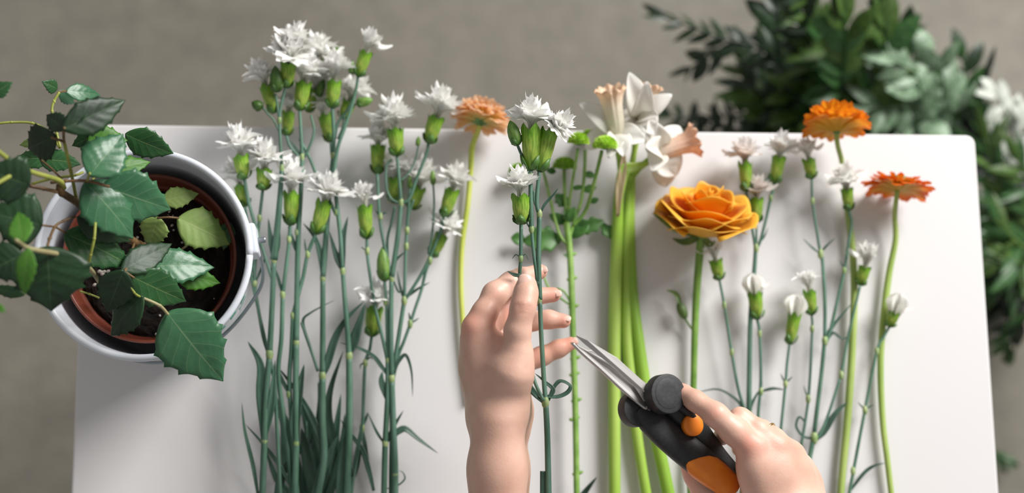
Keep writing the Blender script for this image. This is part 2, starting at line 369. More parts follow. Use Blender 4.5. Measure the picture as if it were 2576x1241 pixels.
def carnation(name, label, group, y0, h0, y1, h1, branches, heads=(), buds=(), nodes=(), leaves=(), blush=False, leafh=None):
    def H(y): return h0+(h1-h0)*min(1.15, max(-.2, (y-y0)/(y1-y0)))
    def Q(p, dh=0): return P(p[0], p[1], p[2] if len(p) > 2 else H(p[1])+dh)
    lo = branches[0][0][-1]; r = root(name, label, 'flower', Q(lo), group); mb = MB()
    for pts, wpx in branches:
        hm = H(pts[0][1]); ww = wpx if hasattr(wpx, '__len__') else [wpx*.85, wpx]
        tube(mb, [Q(p) for p in pts], [L(x/2, hm) for x in ww], 0)
    for nn in nodes:
        x, y = nn[:2]; s = nn[2] if len(nn) > 2 else 1; c = Q((x,y)); d = P(x, y-20, H(y))-P(x, y, H(y))
        blob(mb, c, d, L(8+5*s,H(y)), L(3.6+3.2*s,H(y)), 1)
    mb.build('stem', [M_stem, M_node], r)
    PS = PB if blush else PW
    for i, hd in enumerate(heads):
        bx, by, tx, ty, wd, sz, op = hd[:7]; ex = hd[7] if len(hd) > 7 else {}
        dh = ex.get('dh', 0); hb = H(by)+dh; b = P(bx,by,hb); t = P(tx,ty,hb+ex.get('rise',.004))
        cal = make_calyx(r, b, t, L(wd/2,hb), ex.get('mt', M_calyx), sd=i*7+int(bx))
        bloom(cal, b, t, L(sz,hb), op, ex.get('ps', PS), seed=int(bx*3+by), face=ex.get('face'))
    for bd in buds:
        bx, by, tx, ty, wd = bd[:5]; dh = H(by)+(bd[6] if len(bd) > 6 else 0)
        cal = make_calyx(r, P(bx,by,dh), P(tx,ty,dh+.003), L(wd/2,dh), bd[5] if len(bd) > 5 else M_bud, 'bud', closed=True, sd=int(bx))
        if len(bd) > 7: place(PS['shut'][0], cal, P(tx,ty,dh), nz(P(tx,ty,dh)-P(bx,by,dh)), 0, L(bd[7],dh), lift=-L(bd[7]*.8,dh)); place(PS['shut'][1], cal, P(tx,ty,dh), nz(P(tx,ty,dh)-P(bx,by,dh)), 3, L(bd[7],dh), lift=-L(bd[7]*.8,dh))
    for lf in leaves:
        pts, wpx = lf[:2]; kw = lf[2] if len(lf) > 2 else {}; dh = kw.pop('dh', 0); m2 = MB()
        blade(m2, [Q(p, dh) for p in pts], L(wpx, H(pts[0][1])), **kw); m2.build('leaf', M_blade, r, solid=.0004)
    return r
def ray_head(parent, c, axis, mt, layers, disc=None, name='flower_head', cup=(0.012,0.014,.006), petal_w=.13):
    """involucre cup at c pointing along axis, with layers (count, length, angle from axis, width, lift)"""
    cl, cr, sr = cup; mb = MB()
    lathe(mb, c, axis, [(0,sr),(cl*.12,sr*1.4),(cl*.35,cr*.72),(cl*.7,cr*.95),(cl,cr)], 0, 40, lambda v,t,z,r: (z,r*(1+.05*math.cos(20*t)*v)))
    hd = mb.build(name, M_invol, parent); ax = nz(axis); R = random.Random(int(abs(c[0])*1e5))
    for n, ln, ang, wd, lift in layers:
        ms = [petal_mesh('petal', mt, 18+8*k, width=wd*(.9+.12*k), claw=wd*.45, open0=.05, teeth=.035, nt=3, seed=50+k, nr=9, nc=9, cup=-.25, ruffle=.03, tipround=.16, curl=cu) for k, cu in ((0,6),(1,-10),(2,16))]
        for k in range(n): place(R.choice(ms), hd, c, ax, 2*math.pi*(k+R.uniform(-.2,.2))/n, ln*R.uniform(.92,1.06), lift=lift, off=cr*.82, tilt=-math.radians(ang+R.uniform(-6,6)))
    return hd
# leaf meshes for the foliage on the floor: unit length along +Z, face normal +X
def leaf_mesh(name, mt, w=.16, bend=25, seed=0, pinn=0):
    R = random.Random(seed); s = np.linspace(0,1,9); V = []; U = []; b = math.radians(bend); a = b*s
    x = np.r_[0, np.cumsum(np.sin(a[1:])*np.diff(s))]; z = np.r_[0, np.cumsum(np.cos(a[1:])*np.diff(s))]
    for i in range(9):
        ww = w*(math.sin(math.pi*min(1,.03+s[i]*.97)**.8)**.9)+.004
        for u in (-1,-.5,0,.5,1): V.append((x[i]+abs(u)*ww*.25, u*ww, z[i])); U.append((u/2+.5, s[i]))
    mb = MB(); mb.add(V, grid_faces(9,5), 0, U); return mb.mesh(name, mt)

# ------------------------------------------------------------------ hands: smooth-union distance field -> surface net
def sdf_mesh(prims, grooves, res, pad=.006):
    pts = np.array([q for pr in prims for q in (pr[0], pr[1])]); rmax = max(max(pr[2], pr[3]) for pr in prims)
    lo = pts.min(0)-rmax-pad; n = np.ceil((pts.max(0)+rmax+pad-lo)/res).astype(int)+1
    ax = [lo[i]+np.arange(n[i])*res for i in range(3)]
    D = np.full(n, .05, np.float32)
    def sub(a, b, r):
        l = np.minimum(a,b)-r; h = np.maximum(a,b)+r
        return tuple(slice(max(0,int((l[i]-lo[i])/res)), min(n[i], int((h[i]-lo[i])/res)+2)) for i in range(3))
    def seg(a, b, s):
        X, Y, Z = np.meshgrid(ax[0][s[0]], ax[1][s[1]], ax[2][s[2]], indexing='ij'); d = b-a; dd = max(1e-12, d@d)
        t = np.clip(((X-a[0])*d[0]+(Y-a[1])*d[1]+(Z-a[2])*d[2])/dd, 0, 1)
        return t, np.sqrt((X-a[0]-t*d[0])**2+(Y-a[1]-t*d[1])**2+(Z-a[2]-t*d[2])**2)
    groups = {}
    for pr in prims: groups.setdefault(pr[5], []).append(pr)
    for g, ps in groups.items():
        kg = ps[0][6]; G = np.full(n, .05, np.float32)
        for a, b, ra, rb, k, _, _ in ps:
            s = sub(a, b, max(ra,rb)+.014); t, d = seg(a, b, s); d = (d-(ra+(rb-ra)*t)).astype(np.float32); g0 = G[s]
            h = np.clip(.5+.5*(g0-d)/k, 0, 1); G[s] = g0+(d-g0)*h-k*h*(1-h)
        h = np.clip(.5+.5*(D-G)/kg, 0, 1); D = D+(G-D)*h-kg*h*(1-h)
    for a, b, wd, amp in grooves:
        s = sub(a, b, wd*3); t, d = seg(a, b, s); D[s] += (amp*np.exp(-(d/wd)**2)).astype(np.float32)
    # surface nets
    neg = D < 0; cs = [slice(0,-1), slice(1,None)]; cnt = np.zeros(tuple(n-1), np.int8)
    for i in (0,1):
        for j in (0,1):
            for k in (0,1): cnt += neg[cs[i],cs[j],cs[k]]
    act = (cnt > 0) & (cnt < 8); ids = -np.ones(act.shape, int); idx = np.argwhere(act); ids[act] = np.arange(len(idx))
    acc = np.zeros((len(idx),3)); num = np.zeros(len(idx)); cor = [(i,j,k) for i in (0,1) for j in (0,1) for k in (0,1)]
    for a in cor:
        for d in range(3):
            if a[d] == 0:
                b = list(a); b[d] = 1; b = tuple(b); ia = idx+a; ib = idx+b
                va = D[ia[:,0],ia[:,1],ia[:,2]]; vb = D[ib[:,0],ib[:,1],ib[:,2]]; m = (va < 0) != (vb < 0)
                t = np.where(m, va/np.where(m, va-vb, 1), 0); p = np.array(a, float)[None]+np.zeros((len(idx),3)); p[:,d] += t
                acc[m] += p[m]; num[m] += 1
    V = lo+(idx+acc/num[:,None])*res; F = []
    for d in range(3):
        e = [slice(None)]*3; f = [slice(None)]*3; e[d] = slice(0,-1); f[d] = slice(1,None)
        ch = neg[tuple(e)] != neg[tuple(f)]; q = np.argwhere(ch); u, v = (d+1)%3, (d+2)%3
        q = q[(q[:,u] > 0) & (q[:,v] > 0) & (q[:,u] < n[u]-1) & (q[:,v] < n[v]-1)]
        def at(du, dv): r = q.copy(); r[:,u] -= du; r[:,v] -= dv; return ids[r[:,0],r[:,1],r[:,2]]
        Q = np.stack([at(1,1), at(0,1), at(0,0), at(1,0)], 1); s = neg[q[:,0],q[:,1],q[:,2]]
        Q[~s] = Q[~s][:,::-1]; F.append(Q)
    F = np.concatenate(F)
    for _ in range(2):        # light smoothing of the net
        S = np.zeros_like(V); N = np.zeros(len(V))
        for k in range(4): a, b = F[:,k], F[:,(k+1)%4]; np.add.at(S, a, V[b]); np.add.at(S, b, V[a]); np.add.at(N, a, 1); np.add.at(N, b, 1)
        V = V*.5+.5*S/N[:,None]
    return V, F
# ------------------------------------------------------------------ setting
mb = MB(); g = np.linspace(-4,4,9); V = [(x,y,0) for y in g for x in g]; mb.add(V, grid_faces(9,9)); o = mb.build('floor', M_floor, smooth=False); o['kind'] = 'structure'
ta = math.radians(.537); tx = np.array([math.cos(ta), math.sin(ta), 0]); ty = np.array([-math.sin(ta), math.cos(ta), 0])
TL = P(218,312,0); TR = P(2453,340,0); tw_ = float((TR-TL)@tx); tc = TL+tx*tw_/2; td = .50
tr_ = root('white_table', 'white laminate table top with rounded corners under the cut flowers', 'table', (tc[0]-ty[0]*td/2, tc[1]-ty[1]*td/2, 0))
def slab(mb, z0, z1, w_, d_, r, off=0):
    ring = []
    for cx, cy, a0 in ((1,1,0),(-1,1,90),(-1,-1,180),(1,-1,270)):
        for k in range(6):
            a = math.radians(a0+18*k); ring.append((cx*(w_/2-r)+r*math.cos(a), cy*(d_/2-r)+r*math.sin(a)))
    n = len(ring); c = tc-ty*td/2; V = [c*[1,1,0]+tx*x+ty*y+[0,0,z] for z in (z0,z1) for x, y in ring]
    F = [(i,(i+1)%n,n+(i+1)%n,n+i) for i in range(n)]+[tuple(range(n-1,-1,-1)), tuple(range(n,2*n))]; mb.add(V, F)
mb = MB(); slab(mb, TZ-.030, TZ, tw_, td, .008); mb.build('table_top', M_table, tr_, smooth=False, bevel=.0022)
for sx in (-1,1):
    for sy in (-1,1):
        mb = MB(); p = tc-ty*td/2+tx*sx*(tw_/2-.06)+ty*sy*(td/2-.06); p[2] = 0
        tube(mb, [p, p+[0,0,TZ-.030]], .016, sides=16); mb.build('leg', M_leg, tr_)

# ------------------------------------------------------------------ pail, pot and grape ivy
RH = .140; pc = P(362,639,RH); rr = L(259,RH)/.99; base = np.array([pc[0],pc[1],TZ]); Z = np.array([0,0,1.])
pl = root('enamel_pail', 'white metal pail with wire handle holding the ivy pot at table left', 'bucket', base)
mb = MB(); prof = [(.0,.01),(.0,.6*rr),(.0,.80*rr),(.004,.812*rr),(.03,.845*rr),(.09,.92*rr),(.134,.985*rr),(.138,1.0*rr),(.1415,1.003*rr),(.1425,.99*rr),(.140,.976*rr),(.134,.968*rr),(.09,.905*rr),(.03,.83*rr),(.003,.795*rr),(.003,.01)]
lathe(mb, base, Z, prof, 0, 96); mb.build('pail_body', M_pail, pl)
mb = MB(); tube(mb, [base+[rr*1.0*math.cos(t), rr*1.0*math.sin(t), RH+.0005] for t in np.linspace(0,2*math.pi,49)], .0026, sides=8, n=2); mb.build('rolled_rim', M_pail, pl)
for ex, ey, sgn in ((625,608,1),(104,660,-1)):
    e = P(ex,ey,RH-.012); d = nz((e-base)*[1,1,0]); q = np.cross(Z, d); e = base+d*rr*1.0+[0,0,RH-.014]
    mb = MB(); b0 = np.array([[x,y,z] for x in (-.003,.0055) for y in (-.0115,.0115) for z in (-.013,.013)]); mb.add([e+d*v[0]+q*v[1]+Z*v[2] for v in b0], [(0,1,3,2),(4,6,7,5),(0,4,5,1),(2,3,7,6),(0,2,6,4),(1,5,7,3)])
    mb.build('handle_lug', M_pail, pl, smooth=False, bevel=.002)
    mb = MB(); tube(mb, [e+d*.004, e+d*.011], .0022, sides=10); mb.build('rivet', M_wire, pl)
mb = MB(); hp = [(632,612,.126),(645,606,.126),(655,640,.118),(662,690,.108),(652,730,.100),(612,790,.092),(555,829,.086),(490,860,.078),(420,872,.070),(350,868,.066),(280,846,.068),(205,800,.080),(140,745,.100),(104,700,.118),(96,668,.126)]
def clampout(p, m=.0045):
    v = (p-base); r = math.hypot(v[0], v[1]); zz = v[2]; rw = rr*(.80+.20*min(1,zz/RH))+m
    if r < rw: p = base+[v[0]/r*rw, v[1]/r*rw, zz]
    return p
tube(mb, [clampout(P(*p)) for p in hp], .00135, sides=8, n=6); mb.build('wire_handle', M_wire, pl)
def wallpatch(a0, a1, z0, z1, slant=0):
    m2 = MB(); V = []
    for i in range(9):
        for j in range(3):
            t = a0+(a1-a0)*i/8; z = z0+(z1-z0)*j/2+slant*i/8; r = rr*(.806+.192*z/RH)+.0009; V.append(base+[r*math.cos(t), r*math.sin(t), z])
    m2.add(V, grid_faces(9,3)); return m2
for a0, a1, z0, z1, sl in ((-.42,-.16,.085,.1,.012),(-.46,-.30,.062,.070,.006),(-.62,-.52,.090,.104,0),(-.80,-.70,.088,.100,0)): wallpatch(a0,a1,z0,z1,sl).build('printed_mark', M_print, pl, solid=.0003)

hp_ = P(377,649,RH-.022); po = np.array([hp_[0], hp_[1], TZ+.004]); pr_ = L(213,RH-.022)/.99
gp = root('grape_ivy', 'trailing grape ivy in a terracotta coloured plastic pot inside the white pail', 'plant', po)
mb = MB(); zt = RH-.022-.004
lathe(mb, po, Z, [(0,.01),(0,.60*pr_),(.05,.72*pr_),(zt-.02,.90*pr_),(zt-.018,.965*pr_),(zt,1.0*pr_),(zt+.001,.985*pr_),(zt,.965*pr_),(zt-.014,.93*pr_),(zt-.05,.86*pr_),(zt-.05,.01)], 0, 80); mb.build('nursery_pot', M_pot, gp)
mb = MB(); V = [po+[0,0,zt-.020]]; U = [(0,0)]; N1 = 48
for i in range(1,25):
    for j in range(N1):
        r = pr_*.90*i/24; t = j*2*math.pi/N1; V.append(po+[r*math.cos(t), r*math.sin(t), zt-.020+rnd.uniform(-.0022,.0022)-(.004 if i > 22 else 0)])
F = [(0,1+j,1+(j+1)%N1) for j in range(N1)]+[(1+(i)*N1+j,1+(i+1)*N1+j,1+(i+1)*N1+(j+1)%N1,1+i*N1+(j+1)%N1) for i in range(23) for j in range(N1)]
mb.add(V, F); so = mb.build('potting_soil', M_soil, gp)
mb = MB()
for k in range(46):
    t = rnd.uniform(0,6.28); r = pr_*rnd.uniform(.1,.88); p = po+[r*math.cos(t), r*math.sin(t), zt-.0185]; blob(mb, p, [rnd.gauss(0,1),rnd.gauss(0,1),1], rnd.uniform(.0006,.0017), rnd.uniform(.0005,.0015), 0, 5, 4)
for x, y in [(255,685),(258,690),(262,684),(250,683),(238,717),(272,683)]: blob(mb, P(x,y,zt+.004-.016), [1,.3,.5], .0018, .0013, 0, 6, 5)
o = mb.build('perlite', M_perl, gp); o['kind'] = 'stuff'
def ivy_leaf(b, t, wpx, mt, roll=0, droop=.10, fold=.12, seed=0, nt=5, wmax=.42):
    B = P(*b); T = P(*t); R = random.Random(seed+int(b[0]*13+b[1])); a = T-B; Ln = np.linalg.norm(a); a = a/Ln
    W = L(wpx, (b[2]+t[2])/2)/2; s = nz(np.cross(a, (0,0,1))); n0 = nz(np.cross(s, a)); r = math.radians(roll)
    s, n0 = s*math.cos(r)+n0*math.sin(r), n0*math.cos(r)-s*math.sin(r); NR, NC = 41, 13; V = []; U = []
    for i in range(NR):
        v = i/(NR-1); w = (math.sin(math.pi*min(1,v/wmax)/2)**.75 if v < wmax else (1-((v-wmax)/(1-wmax))**1.55)) 
        f = (v*6.0+.15) % 1; tooth = 0 if v < .22 or v > .97 else (max(0, 1-f*1.6)**1.6)
        for j in range(NC):
            u = -1+2*j/(NC-1); au = abs(u); ww = W*(w*(1+(.19*tooth if au > .9 else .03*tooth*au))+.002)
            back = -.26*au*au*W*(1 if v > .02 else 0)
            puff = .022*W*math.cos(2*math.pi*((v-.31*au)*6.0))*math.sin(math.pi*min(1,au*1.1))*w
            dz = -droop*Ln*(2*v-1)**2*.55+fold*au*ww*1.0-.10*W*au**3 - puff + .02*W*math.sin(5*v+R.random()*.1+3*u)
            V.append(B+a*(v*Ln+back*.55*w+.06*W*tooth*au)+s*u*ww+n0*dz); U.append((u/2+.5, v))
    mb = MB(); mb.add(V, grid_faces(NR,NC), 0, U); return mb.build('leaf', mt, gp, solid=.0004)
D_, M_, S_, B_, Y_ = M_ivyd, M_ivym, M_ivys, M_ivyb, M_ivyy
for lf in [
 ((146,225,.20),(108,206,.21),36,M_),((167,229,.13),(256,238,.11),46,S_),((150,232,.12),(190,262,.10),34,S_),
 ((162,324,.27),(320,250,.25),88,D_,-20),((162,324,.265),(242,236,.25),72,D_,40),((130,347,.25),(62,378,.21),92,D_,30),((162,322,.26),(112,286,.24),50,D_,10),
 ((132,350,.19),(46,364,.18),38,Y_),((100,400,.20),(202,410,.20),62,M_,15),((128,398,.18),(28,402,.18),52,M_,-10),((75,468,.29),(-40,425,.30),120,D_,10),
 ((228,438,.25),(312,333,.235),112,S_,-12),((222,352,.20),(322,352,.19),78,B_,0),((250,335,.195),(180,368,.19),46,M_,20),((258,432,.18),(380,404,.165),64,B_,8),
 ((316,340,.17),(437,389,.155),76,M_,-25),((218,458,.235),(340,600,.215),128,S_,20,.12,.02),((262,470,.230),(434,530,.20),132,S_,-14),
 ((408,505,.13),(500,486,.125),54,Y_),((449,549,.135),(580,614,.12),104,Y_,10),((396,548,.14),(374,624,.13),74,Y_,-5),
 ((165,586,.215),(334,668,.19),104,M_,12),((196,548,.22),(330,610,.20),70,D_,-10),((308,680,.20),(436,610,.175),70,D_,-8),
 ((374,668,.160),(542,670,.14),92,S_,10),((440,690,.142),(556,712,.128),62,B_),((333,698,.195),(472,762,.165),98,M_,-12),
 ((308,686,.205),(268,790,.18),92,D_,14),((352,748,.19),(272,846,.165),94,D_,-18),((421,790,.175),(562,964,.150),168,S_,-6,.10,.05),
 ((119,626,.27),(128,788,.25),196,D_,8,.10,.04),((70,626,.32),(58,745,.31),50,B_,0),((58,640,.28),(-40,690,.28),104,D_),((107,567,.26),(-30,535,.27),138,D_,6),
 ((57,606,.31),(44,530,.30),60,B_,0),((60,742,.24),(-30,722,.24),30,D_),((-20,240,.26),(30,206,.26),42,M_),((-14,770,.33),(14,784,.33),22,B_),((575,560,.112),(560,630,.105),50,M_,-20)]:
    ivy_leaf(*lf)
def vine(mt, r, *pts, name='stem'):
    mb = MB(); q = [P(*p) for p in pts]; tube(mb, q, r, sides=8); 
    for p in q[1:-1]: blob(mb, p, q[1]-q[0], (r if not hasattr(r,'__len__') else r[0])*1.9, (r if not hasattr(r,'__len__') else r[0])*1.25, 0, 8, 5)
    return mb.build(name, mt, gp)
sz = RH-.022-.02
vine(M_vine, [.0014,.0020], (-30,362,.31),(58,424,.285),(145,453,.25),(160,473,.235))
vine(M_vine, .0013, (-30,475,.31),(58,424,.285))
vine(M_vineb, [.0022,.0026,.0030], (150,466,.24),(154,483,.235),(197,512,.215),(262,560,.17),(340,610,.13),(405,640,sz))
vine(M_vine, .0011, (161,356,.245),(178,430,.235),(192,500,.218)); vine(M_vineb, .0009, (161,356,.246),(160,335,.26),(162,322,.268)); vine(M_vineb, .0009, (160,356,.246),(129,346,.25))
vine(M_vine, .0009, (152,372,.20),(143,337,.20),(131,280,.20),(136,255,.20),(149,232,.20)); vine(M_vineb, .0008, (149,232,.20),(167,229,.15))
vine(M_vineb, .0010, (128,460,.24),(165,456,.243),(220,456,.24),(275,470,.232)); vine(M_vine, .0008, (219,456,.24),(226,436,.25)); vine(M_vine, .0008, (232,452,.22),(258,432,.18))
vine(M_vineb, .0012, (75,468,.25),(110,475,.245),(145,483,.238)); vine(M_vine, .0009, (80,463,.22),(130,450,.22),(189,441,.22),(208,434,.21))
vine(M_vinep, [.0011,.0017,.0017,.0013], (40,604,.32),(67,623,.30),(99,631,.285),(174,646,.25),(220,672,.225),(246,704,.17),(262,740,sz+.01)); vine(M_vine, .0009, (240,560,.24),(237,600,.24),(228,640,.235),(221,671,.226))
vine(M_vineb, .0009, (190,545,.225),(160,556,.23),(139,570,.235),(125,600,.25),(117,628,.268)); vine(M_vineb, .0007, (139,571,.235),(165,586,.216)); vine(M_vineb, .0007, (139,571,.235),(107,567,.259))
vine(M_vine, .0009, (-6,311,.15),(29,308,.15),(80,310,.15),(120,330,.15),(150,372,.16)); vine(M_vineb, .0007, (100,400,.20),(130,425,.21),(155,450,.235))
vine(M_vineb, .0009, (338,612,.14),(318,675,.195),(308,688,.202)); vine(M_vineb, .0008, (313,683,.198),(338,700,.194)); vine(M_vine, .0008, (310,690,.20),(338,736,.195),(352,747,.19))
vine(M_vinep, .0011, (352,747,.185),(401,769,.18),(423,792,.174)); vine(M_vine, .0007, (201,733,.16),(225,740,.158),(250,750,.155))
vine(M_vineb, .0008, (395,549,.142),(425,547,.142),(449,549,.136)); vine(M_vinep, .0009, (440,640,.11),(470,618,.125),(478,606,.13)); vine(M_vineb, .0016, (330,598,.12),(352,612,.115),(405,640,sz+.002)); vine(M_vinep, .0014, (400,636,sz+.004),(450,640,sz+.006),(470,655,sz))

# ------------------------------------------------------------------ carnations lying at the left
GL = 'white spray carnations lying on the left half of the table'
carnation('carnation', 'white carnation of the left bunch, tallest, topmost open flower and dark bud beside it', GL, 220,.060,1241,.035,
 [([(718,221),(708,262),(703,300),(706,370),(709,423)],[7,9]),([(693,236),(697,262),(703,300)],7),([(709,423),(704,500),(696,590),(689,654)],[11,20]),([(689,654),(684,780),(678,894)],[13,15]),([(678,894),(668,1010),(665,1110),(660,1241),(657,1330)],[15,17]),
  ([(660,270),(675,288),(688,302),(702,330)],6),([(615,451),(626,510),(640,560),(660,625),(676,674),(690,720)],[9,9])],
 [(718,221,727,160,40,76,1.0,{'face':(.12,.75,.62)}),(727,180,738,128,30,62,.9),(690,285,668,215,34,62,.8,{'dh':-.012}),(615,451,605,392,40,66,.9)],
 [(697,232,692,165,34,M_darkbud,.006),(660,272,633,257,27,M_darkbud)],[(709,423),(689,654,1.3),(678,892,1.9),(665,1110,1.4),(703,303,.8)],
 [([(665,1110),(658,1000),(655,917),(623,859)],26),([(665,1105),(683,1013),(692,907)],20,{'fold':.6}),([(689,654),(681,601),(675,549)],14),([(690,656),(700,610),(702,560)],12),([(651,1260),(637,1173),(616,1084),(608,1013)],10),([(750,1260),(704,1173),(658,1113),(617,1068)],10,{'dh':-.01})])
carnation('carnation', 'white carnation of the left bunch leaning left with ragged bloom beside the pail', GL, 380,.050,1241,.03,
 [([(661,479),(653,549),(643,642),(641,714),(652,790),(663,851),(676,894),(690,960),(696,1060),(705,1241),(708,1330)],[8,10]),([(617,521),(623,573),(630,680),(650,780),(675,888)],[7,8]),([(592,505),(604,540),(620,600),(640,690)],7)],
 [(661,479,665,425,40,64,.9),(617,521,604,466,34,60,.8,{'dh':-.02})],[(645,590,638,566,12)],[(653,549,.9),(641,714,.8),(643,642,.7)],
 [([(643,645),(636,600),(626,560)],7),([(641,714),(660,670),(668,640)],6)])
carnation('carnation', 'white carnation with upright bloom and tall straight stem, middle of the left bunch', GL, 205,.048,1241,.028,
 [([(754,278),(757,330),(760,395)],[8,10]),([(760,395),(757,480),(750,600),(747,740),(745,862)],[11,15]),([(745,862),(744,980),(745,1115),(742,1241),(741,1330)],[15,17]),([(782,290),(790,330),(779,368),(766,395)],7),([(721,342),(728,365),(742,384),(758,400)],8)],
 [(754,278,764,208,40,68,.95),(721,342,726,282,32,58,.8,{'dh':-.02}),(775,283,792,225,30,60,.8,{'dh':-.02})],[(800,243,815,200,22,M_darkbud,-.01)],[(760,395),(745,862,1.4),(745,1115,1.5),(748,585,1.0)],
 [([(745,1120),(742,1066),(754,978),(765,917)],26,{'fold':.55}),([(760,397),(742,370),(728,352)],8),([(814,1160),(807,1110),(779,1041),(743,981),(697,921)],18,{'dh':-.006}),([(748,640),(735,600),(724,570)],10)])
carnation('carnation', 'white carnation with two blooms side by side beneath the tall heads of the left bunch', GL, 460,.045,1241,.024,
 [([(730,567),(727,610),(720,670),(711,742)],[9,10]),([(711,742),(708,850),(700,938),(712,1040),(724,1130),(735,1250),(737,1330)],[11,14]),([(794,589),(774,640),(762,700),(744,765),(737,795)],[9,10]),([(737,795),(733,880),(728,960),(735,1080),(747,1241),(748,1330)],[11,12])],
 [(730,567,733,485,40,70,.95),(794,589,816,509,40,68,.9)],[],[(727,602,.9),(774,640,.9),(711,742,1.1),(737,795,1.0),(727,992,1.0)],
 [([(737,795),(752,740),(765,700)],8),([(711,742),(700,700),(690,670)],8),([(728,992),(712,960),(697,921)],10),([(772,640),(768,620),(766,600)],5)])
carnation('carnation', 'white carnation with thick stem and several heads at the top right of the left bunch', GL, 200,.042,1241,.022,
 [([(836,272),(838,300),(840,340),(838,400)],[9,11]),([(832,358),(834,385),(838,410)],8),([(838,400),(830,470),(824,540),(819,610),(812,700)],[12,15]),([(812,700),(812,820),(811,946)],[13,15]),([(811,946),(811,1050),(815,1155),(800,1241),(790,1330)],[17,20]),
  ([(901,193),(893,235),(875,275),(850,310),(842,350)],[7,8]),([(866,290),(862,320),(850,350)],6),([(895,262),(875,275)],5),([(758,812),(779,871),(800,935)],8)],
 [(836,272,841,205,38,70,.9),(832,358,816,290,34,62,.8,{'dh':-.02}),(862,300,880,255,36,60,.8,{'dh':-.025}),(800,200,798,150,34,66,.9,{'dh':-.02,'face':(.05,.95,.35)})],
 [(897,262,938,250,26,M_bud),(888,188,886,152,18,M_bud),(832,138,858,118,22,M_bud,-.01)],[(812,700,1.3),(811,946,1.8),(815,1155,1.5),(838,392,1.1),(820,601,.8)],
 [([(812,700),(808,650),(794,601),(762,561)],15),([(811,946),(822,920),(843,853),(870,805),(917,757)],20,{'fold':.5}),([(800,935),(779,871),(762,811),(782,787),(842,755)],8),([(815,1155),(836,1120),(825,1049),(832,978),(864,882)],24,{'dh':-.008}),([(786,1260),(815,1170),(830,1140),(850,1095)],24),([(829,1200),(836,1102)],7),([(795,1280),(775,1155),(758,1077)],34,{'dh':-.01})])
carnation('carnation', 'white carnation on the outer right branch of the left bunch, small closed-cupped head', GL, 120,.05,1241,.022,
 [([(901,193),(890,250),(868,320),(850,370),(842,430),(846,500),(856,590),(862,682)],[7,12]),([(754,350),(780,400),(800,450),(826,500),(846,540)],[8,10]),([(862,682),(868,760),(874,830),(878,896)],[11,15]),([(878,896),(879,1000),(877,1113),(873,1241),(872,1330)],[16,20])],
 [(901,193,921,132,34,52,.6)],[(881,185,888,152,16)],[(862,682,1.2),(878,896,1.7),(877,1113,1.3),(812,455,1.1),(846,533,.8)],
 [([(862,682),(846,642),(828,581)],16),([(862,678),(862,609),(875,545)],17,{'fold':.5}),([(878,890),(895,843),(919,762)],26,{'dh':-.004}),([(850,1270),(861,1155),(871,1084)],20),([(720,1190),(722,1084),(694,1013)],34,{'dh':-.015}),([(694,1260),(711,1191),(733,1148)],22),([(886,1200),(905,1102),(914,1045)],10)])
carnation('carnation', 'thin-stemmed white carnation lying low behind the long leaf, ragged spidery bloom', GL, 720,.016,1241,.008,
 [([(935,847),(930,880),(919,914),(915,990),(911,1077),(895,1160),(884,1241),(880,1330)],[8,10])],
 [(935,847,943,775,42,58,1.0)],[],[(919,914,.9),(911,1077,1.1)],[([(911,1077),(921,1138),(939,1240)],10),([(919,912),(908,918),(906,930)],4),([(919,912),(930,900),(938,906)],4),([(911,1075),(922,1050),(925,1038)],7)])
carnation('carnation', 'white carnation stem bearing the pointed green-cupped head and a fat closed bud', GL, 460,.034,1241,.018,
 [([(923,601),(924,640),(932,700),(945,780),(960,840),(974,905)],[8,9]),([(967,702),(972,760),(974,830),(976,908)],[8,10]),([(976,908),(975,1000),(969,1116),(966,1241),(965,1330)],[13,16])],
 [(923,601,917,520,38,52,.5)],[(967,708,962,622,34,M_bud,0,16)],[(924,632,.9),(976,908,1.0),(969,1116,1.4),(970,760,.8)],
 [([(975,945),(962,925),(939,896),(900,875),(854,862)],11),([(966,1116),(946,1084),(925,1038)],7),([(974,1113),(989,1077),(1015,1033)],11),([(922,632),(912,624),(908,622)],3),([(940,1235),(928,1184),(910,1130),(875,1084),(857,1056)],13),([(973,1005),(960,960),(962,935)],16)])
GM = 'white spray carnations left of centre'
carnation('carnation', 'white spray carnation left of centre with the two widest open blooms above the table edge', GM, 300,.040,1241,.018,
 [([(999,393),(1004,450),(1009,510)],[8,10]),([(1009,510),(1000,600),(985,701)],[11,14]),([(985,701),(983,820),(985,953)],[12,14]),([(985,953),(990,1080),(994,1194),(992,1330)],[15,18]),([(949,438),(955,545),(965,610),(982,690)],[8,9]),([(1053,366),(1042,410),(1024,440),(1009,455)],5),
  ([(985,400),(972,420),(972,470),(984,500),(1006,512)],6),([(1078,361),(1072,390),(1048,450),(1030,500),(1010,512)],[8,9])],
 [(999,393,994,327,42,72,1.0),(1078,361,1098,296,42,70,1.0),(949,438,951,368,38,56,.8,{'dh':-.014})],[(1050,368,1054,343,13)],[(1009,510,1.1),(985,701,1.2),(985,953,1.6),(994,1194,1.5),(957,545,.8)],
 [([(992,939),(1003,910),(1021,894),(1035,935),(1038,999)],9),([(990,1100),(1002,1086),(1021,1081),(1053,1106),(1102,1141)],17,{'up':(.3,.3,1)}),([(985,700),(992,660),(1021,632)],9),([(974,1230),(999,1223),(1018,1206),(1014,1190),(1003,1184)],4),([(957,545),(947,533),(942,525)],4),([(957,545),(968,536),(976,538)],4),([(987,700),(1003,735),(1012,722)],5)])
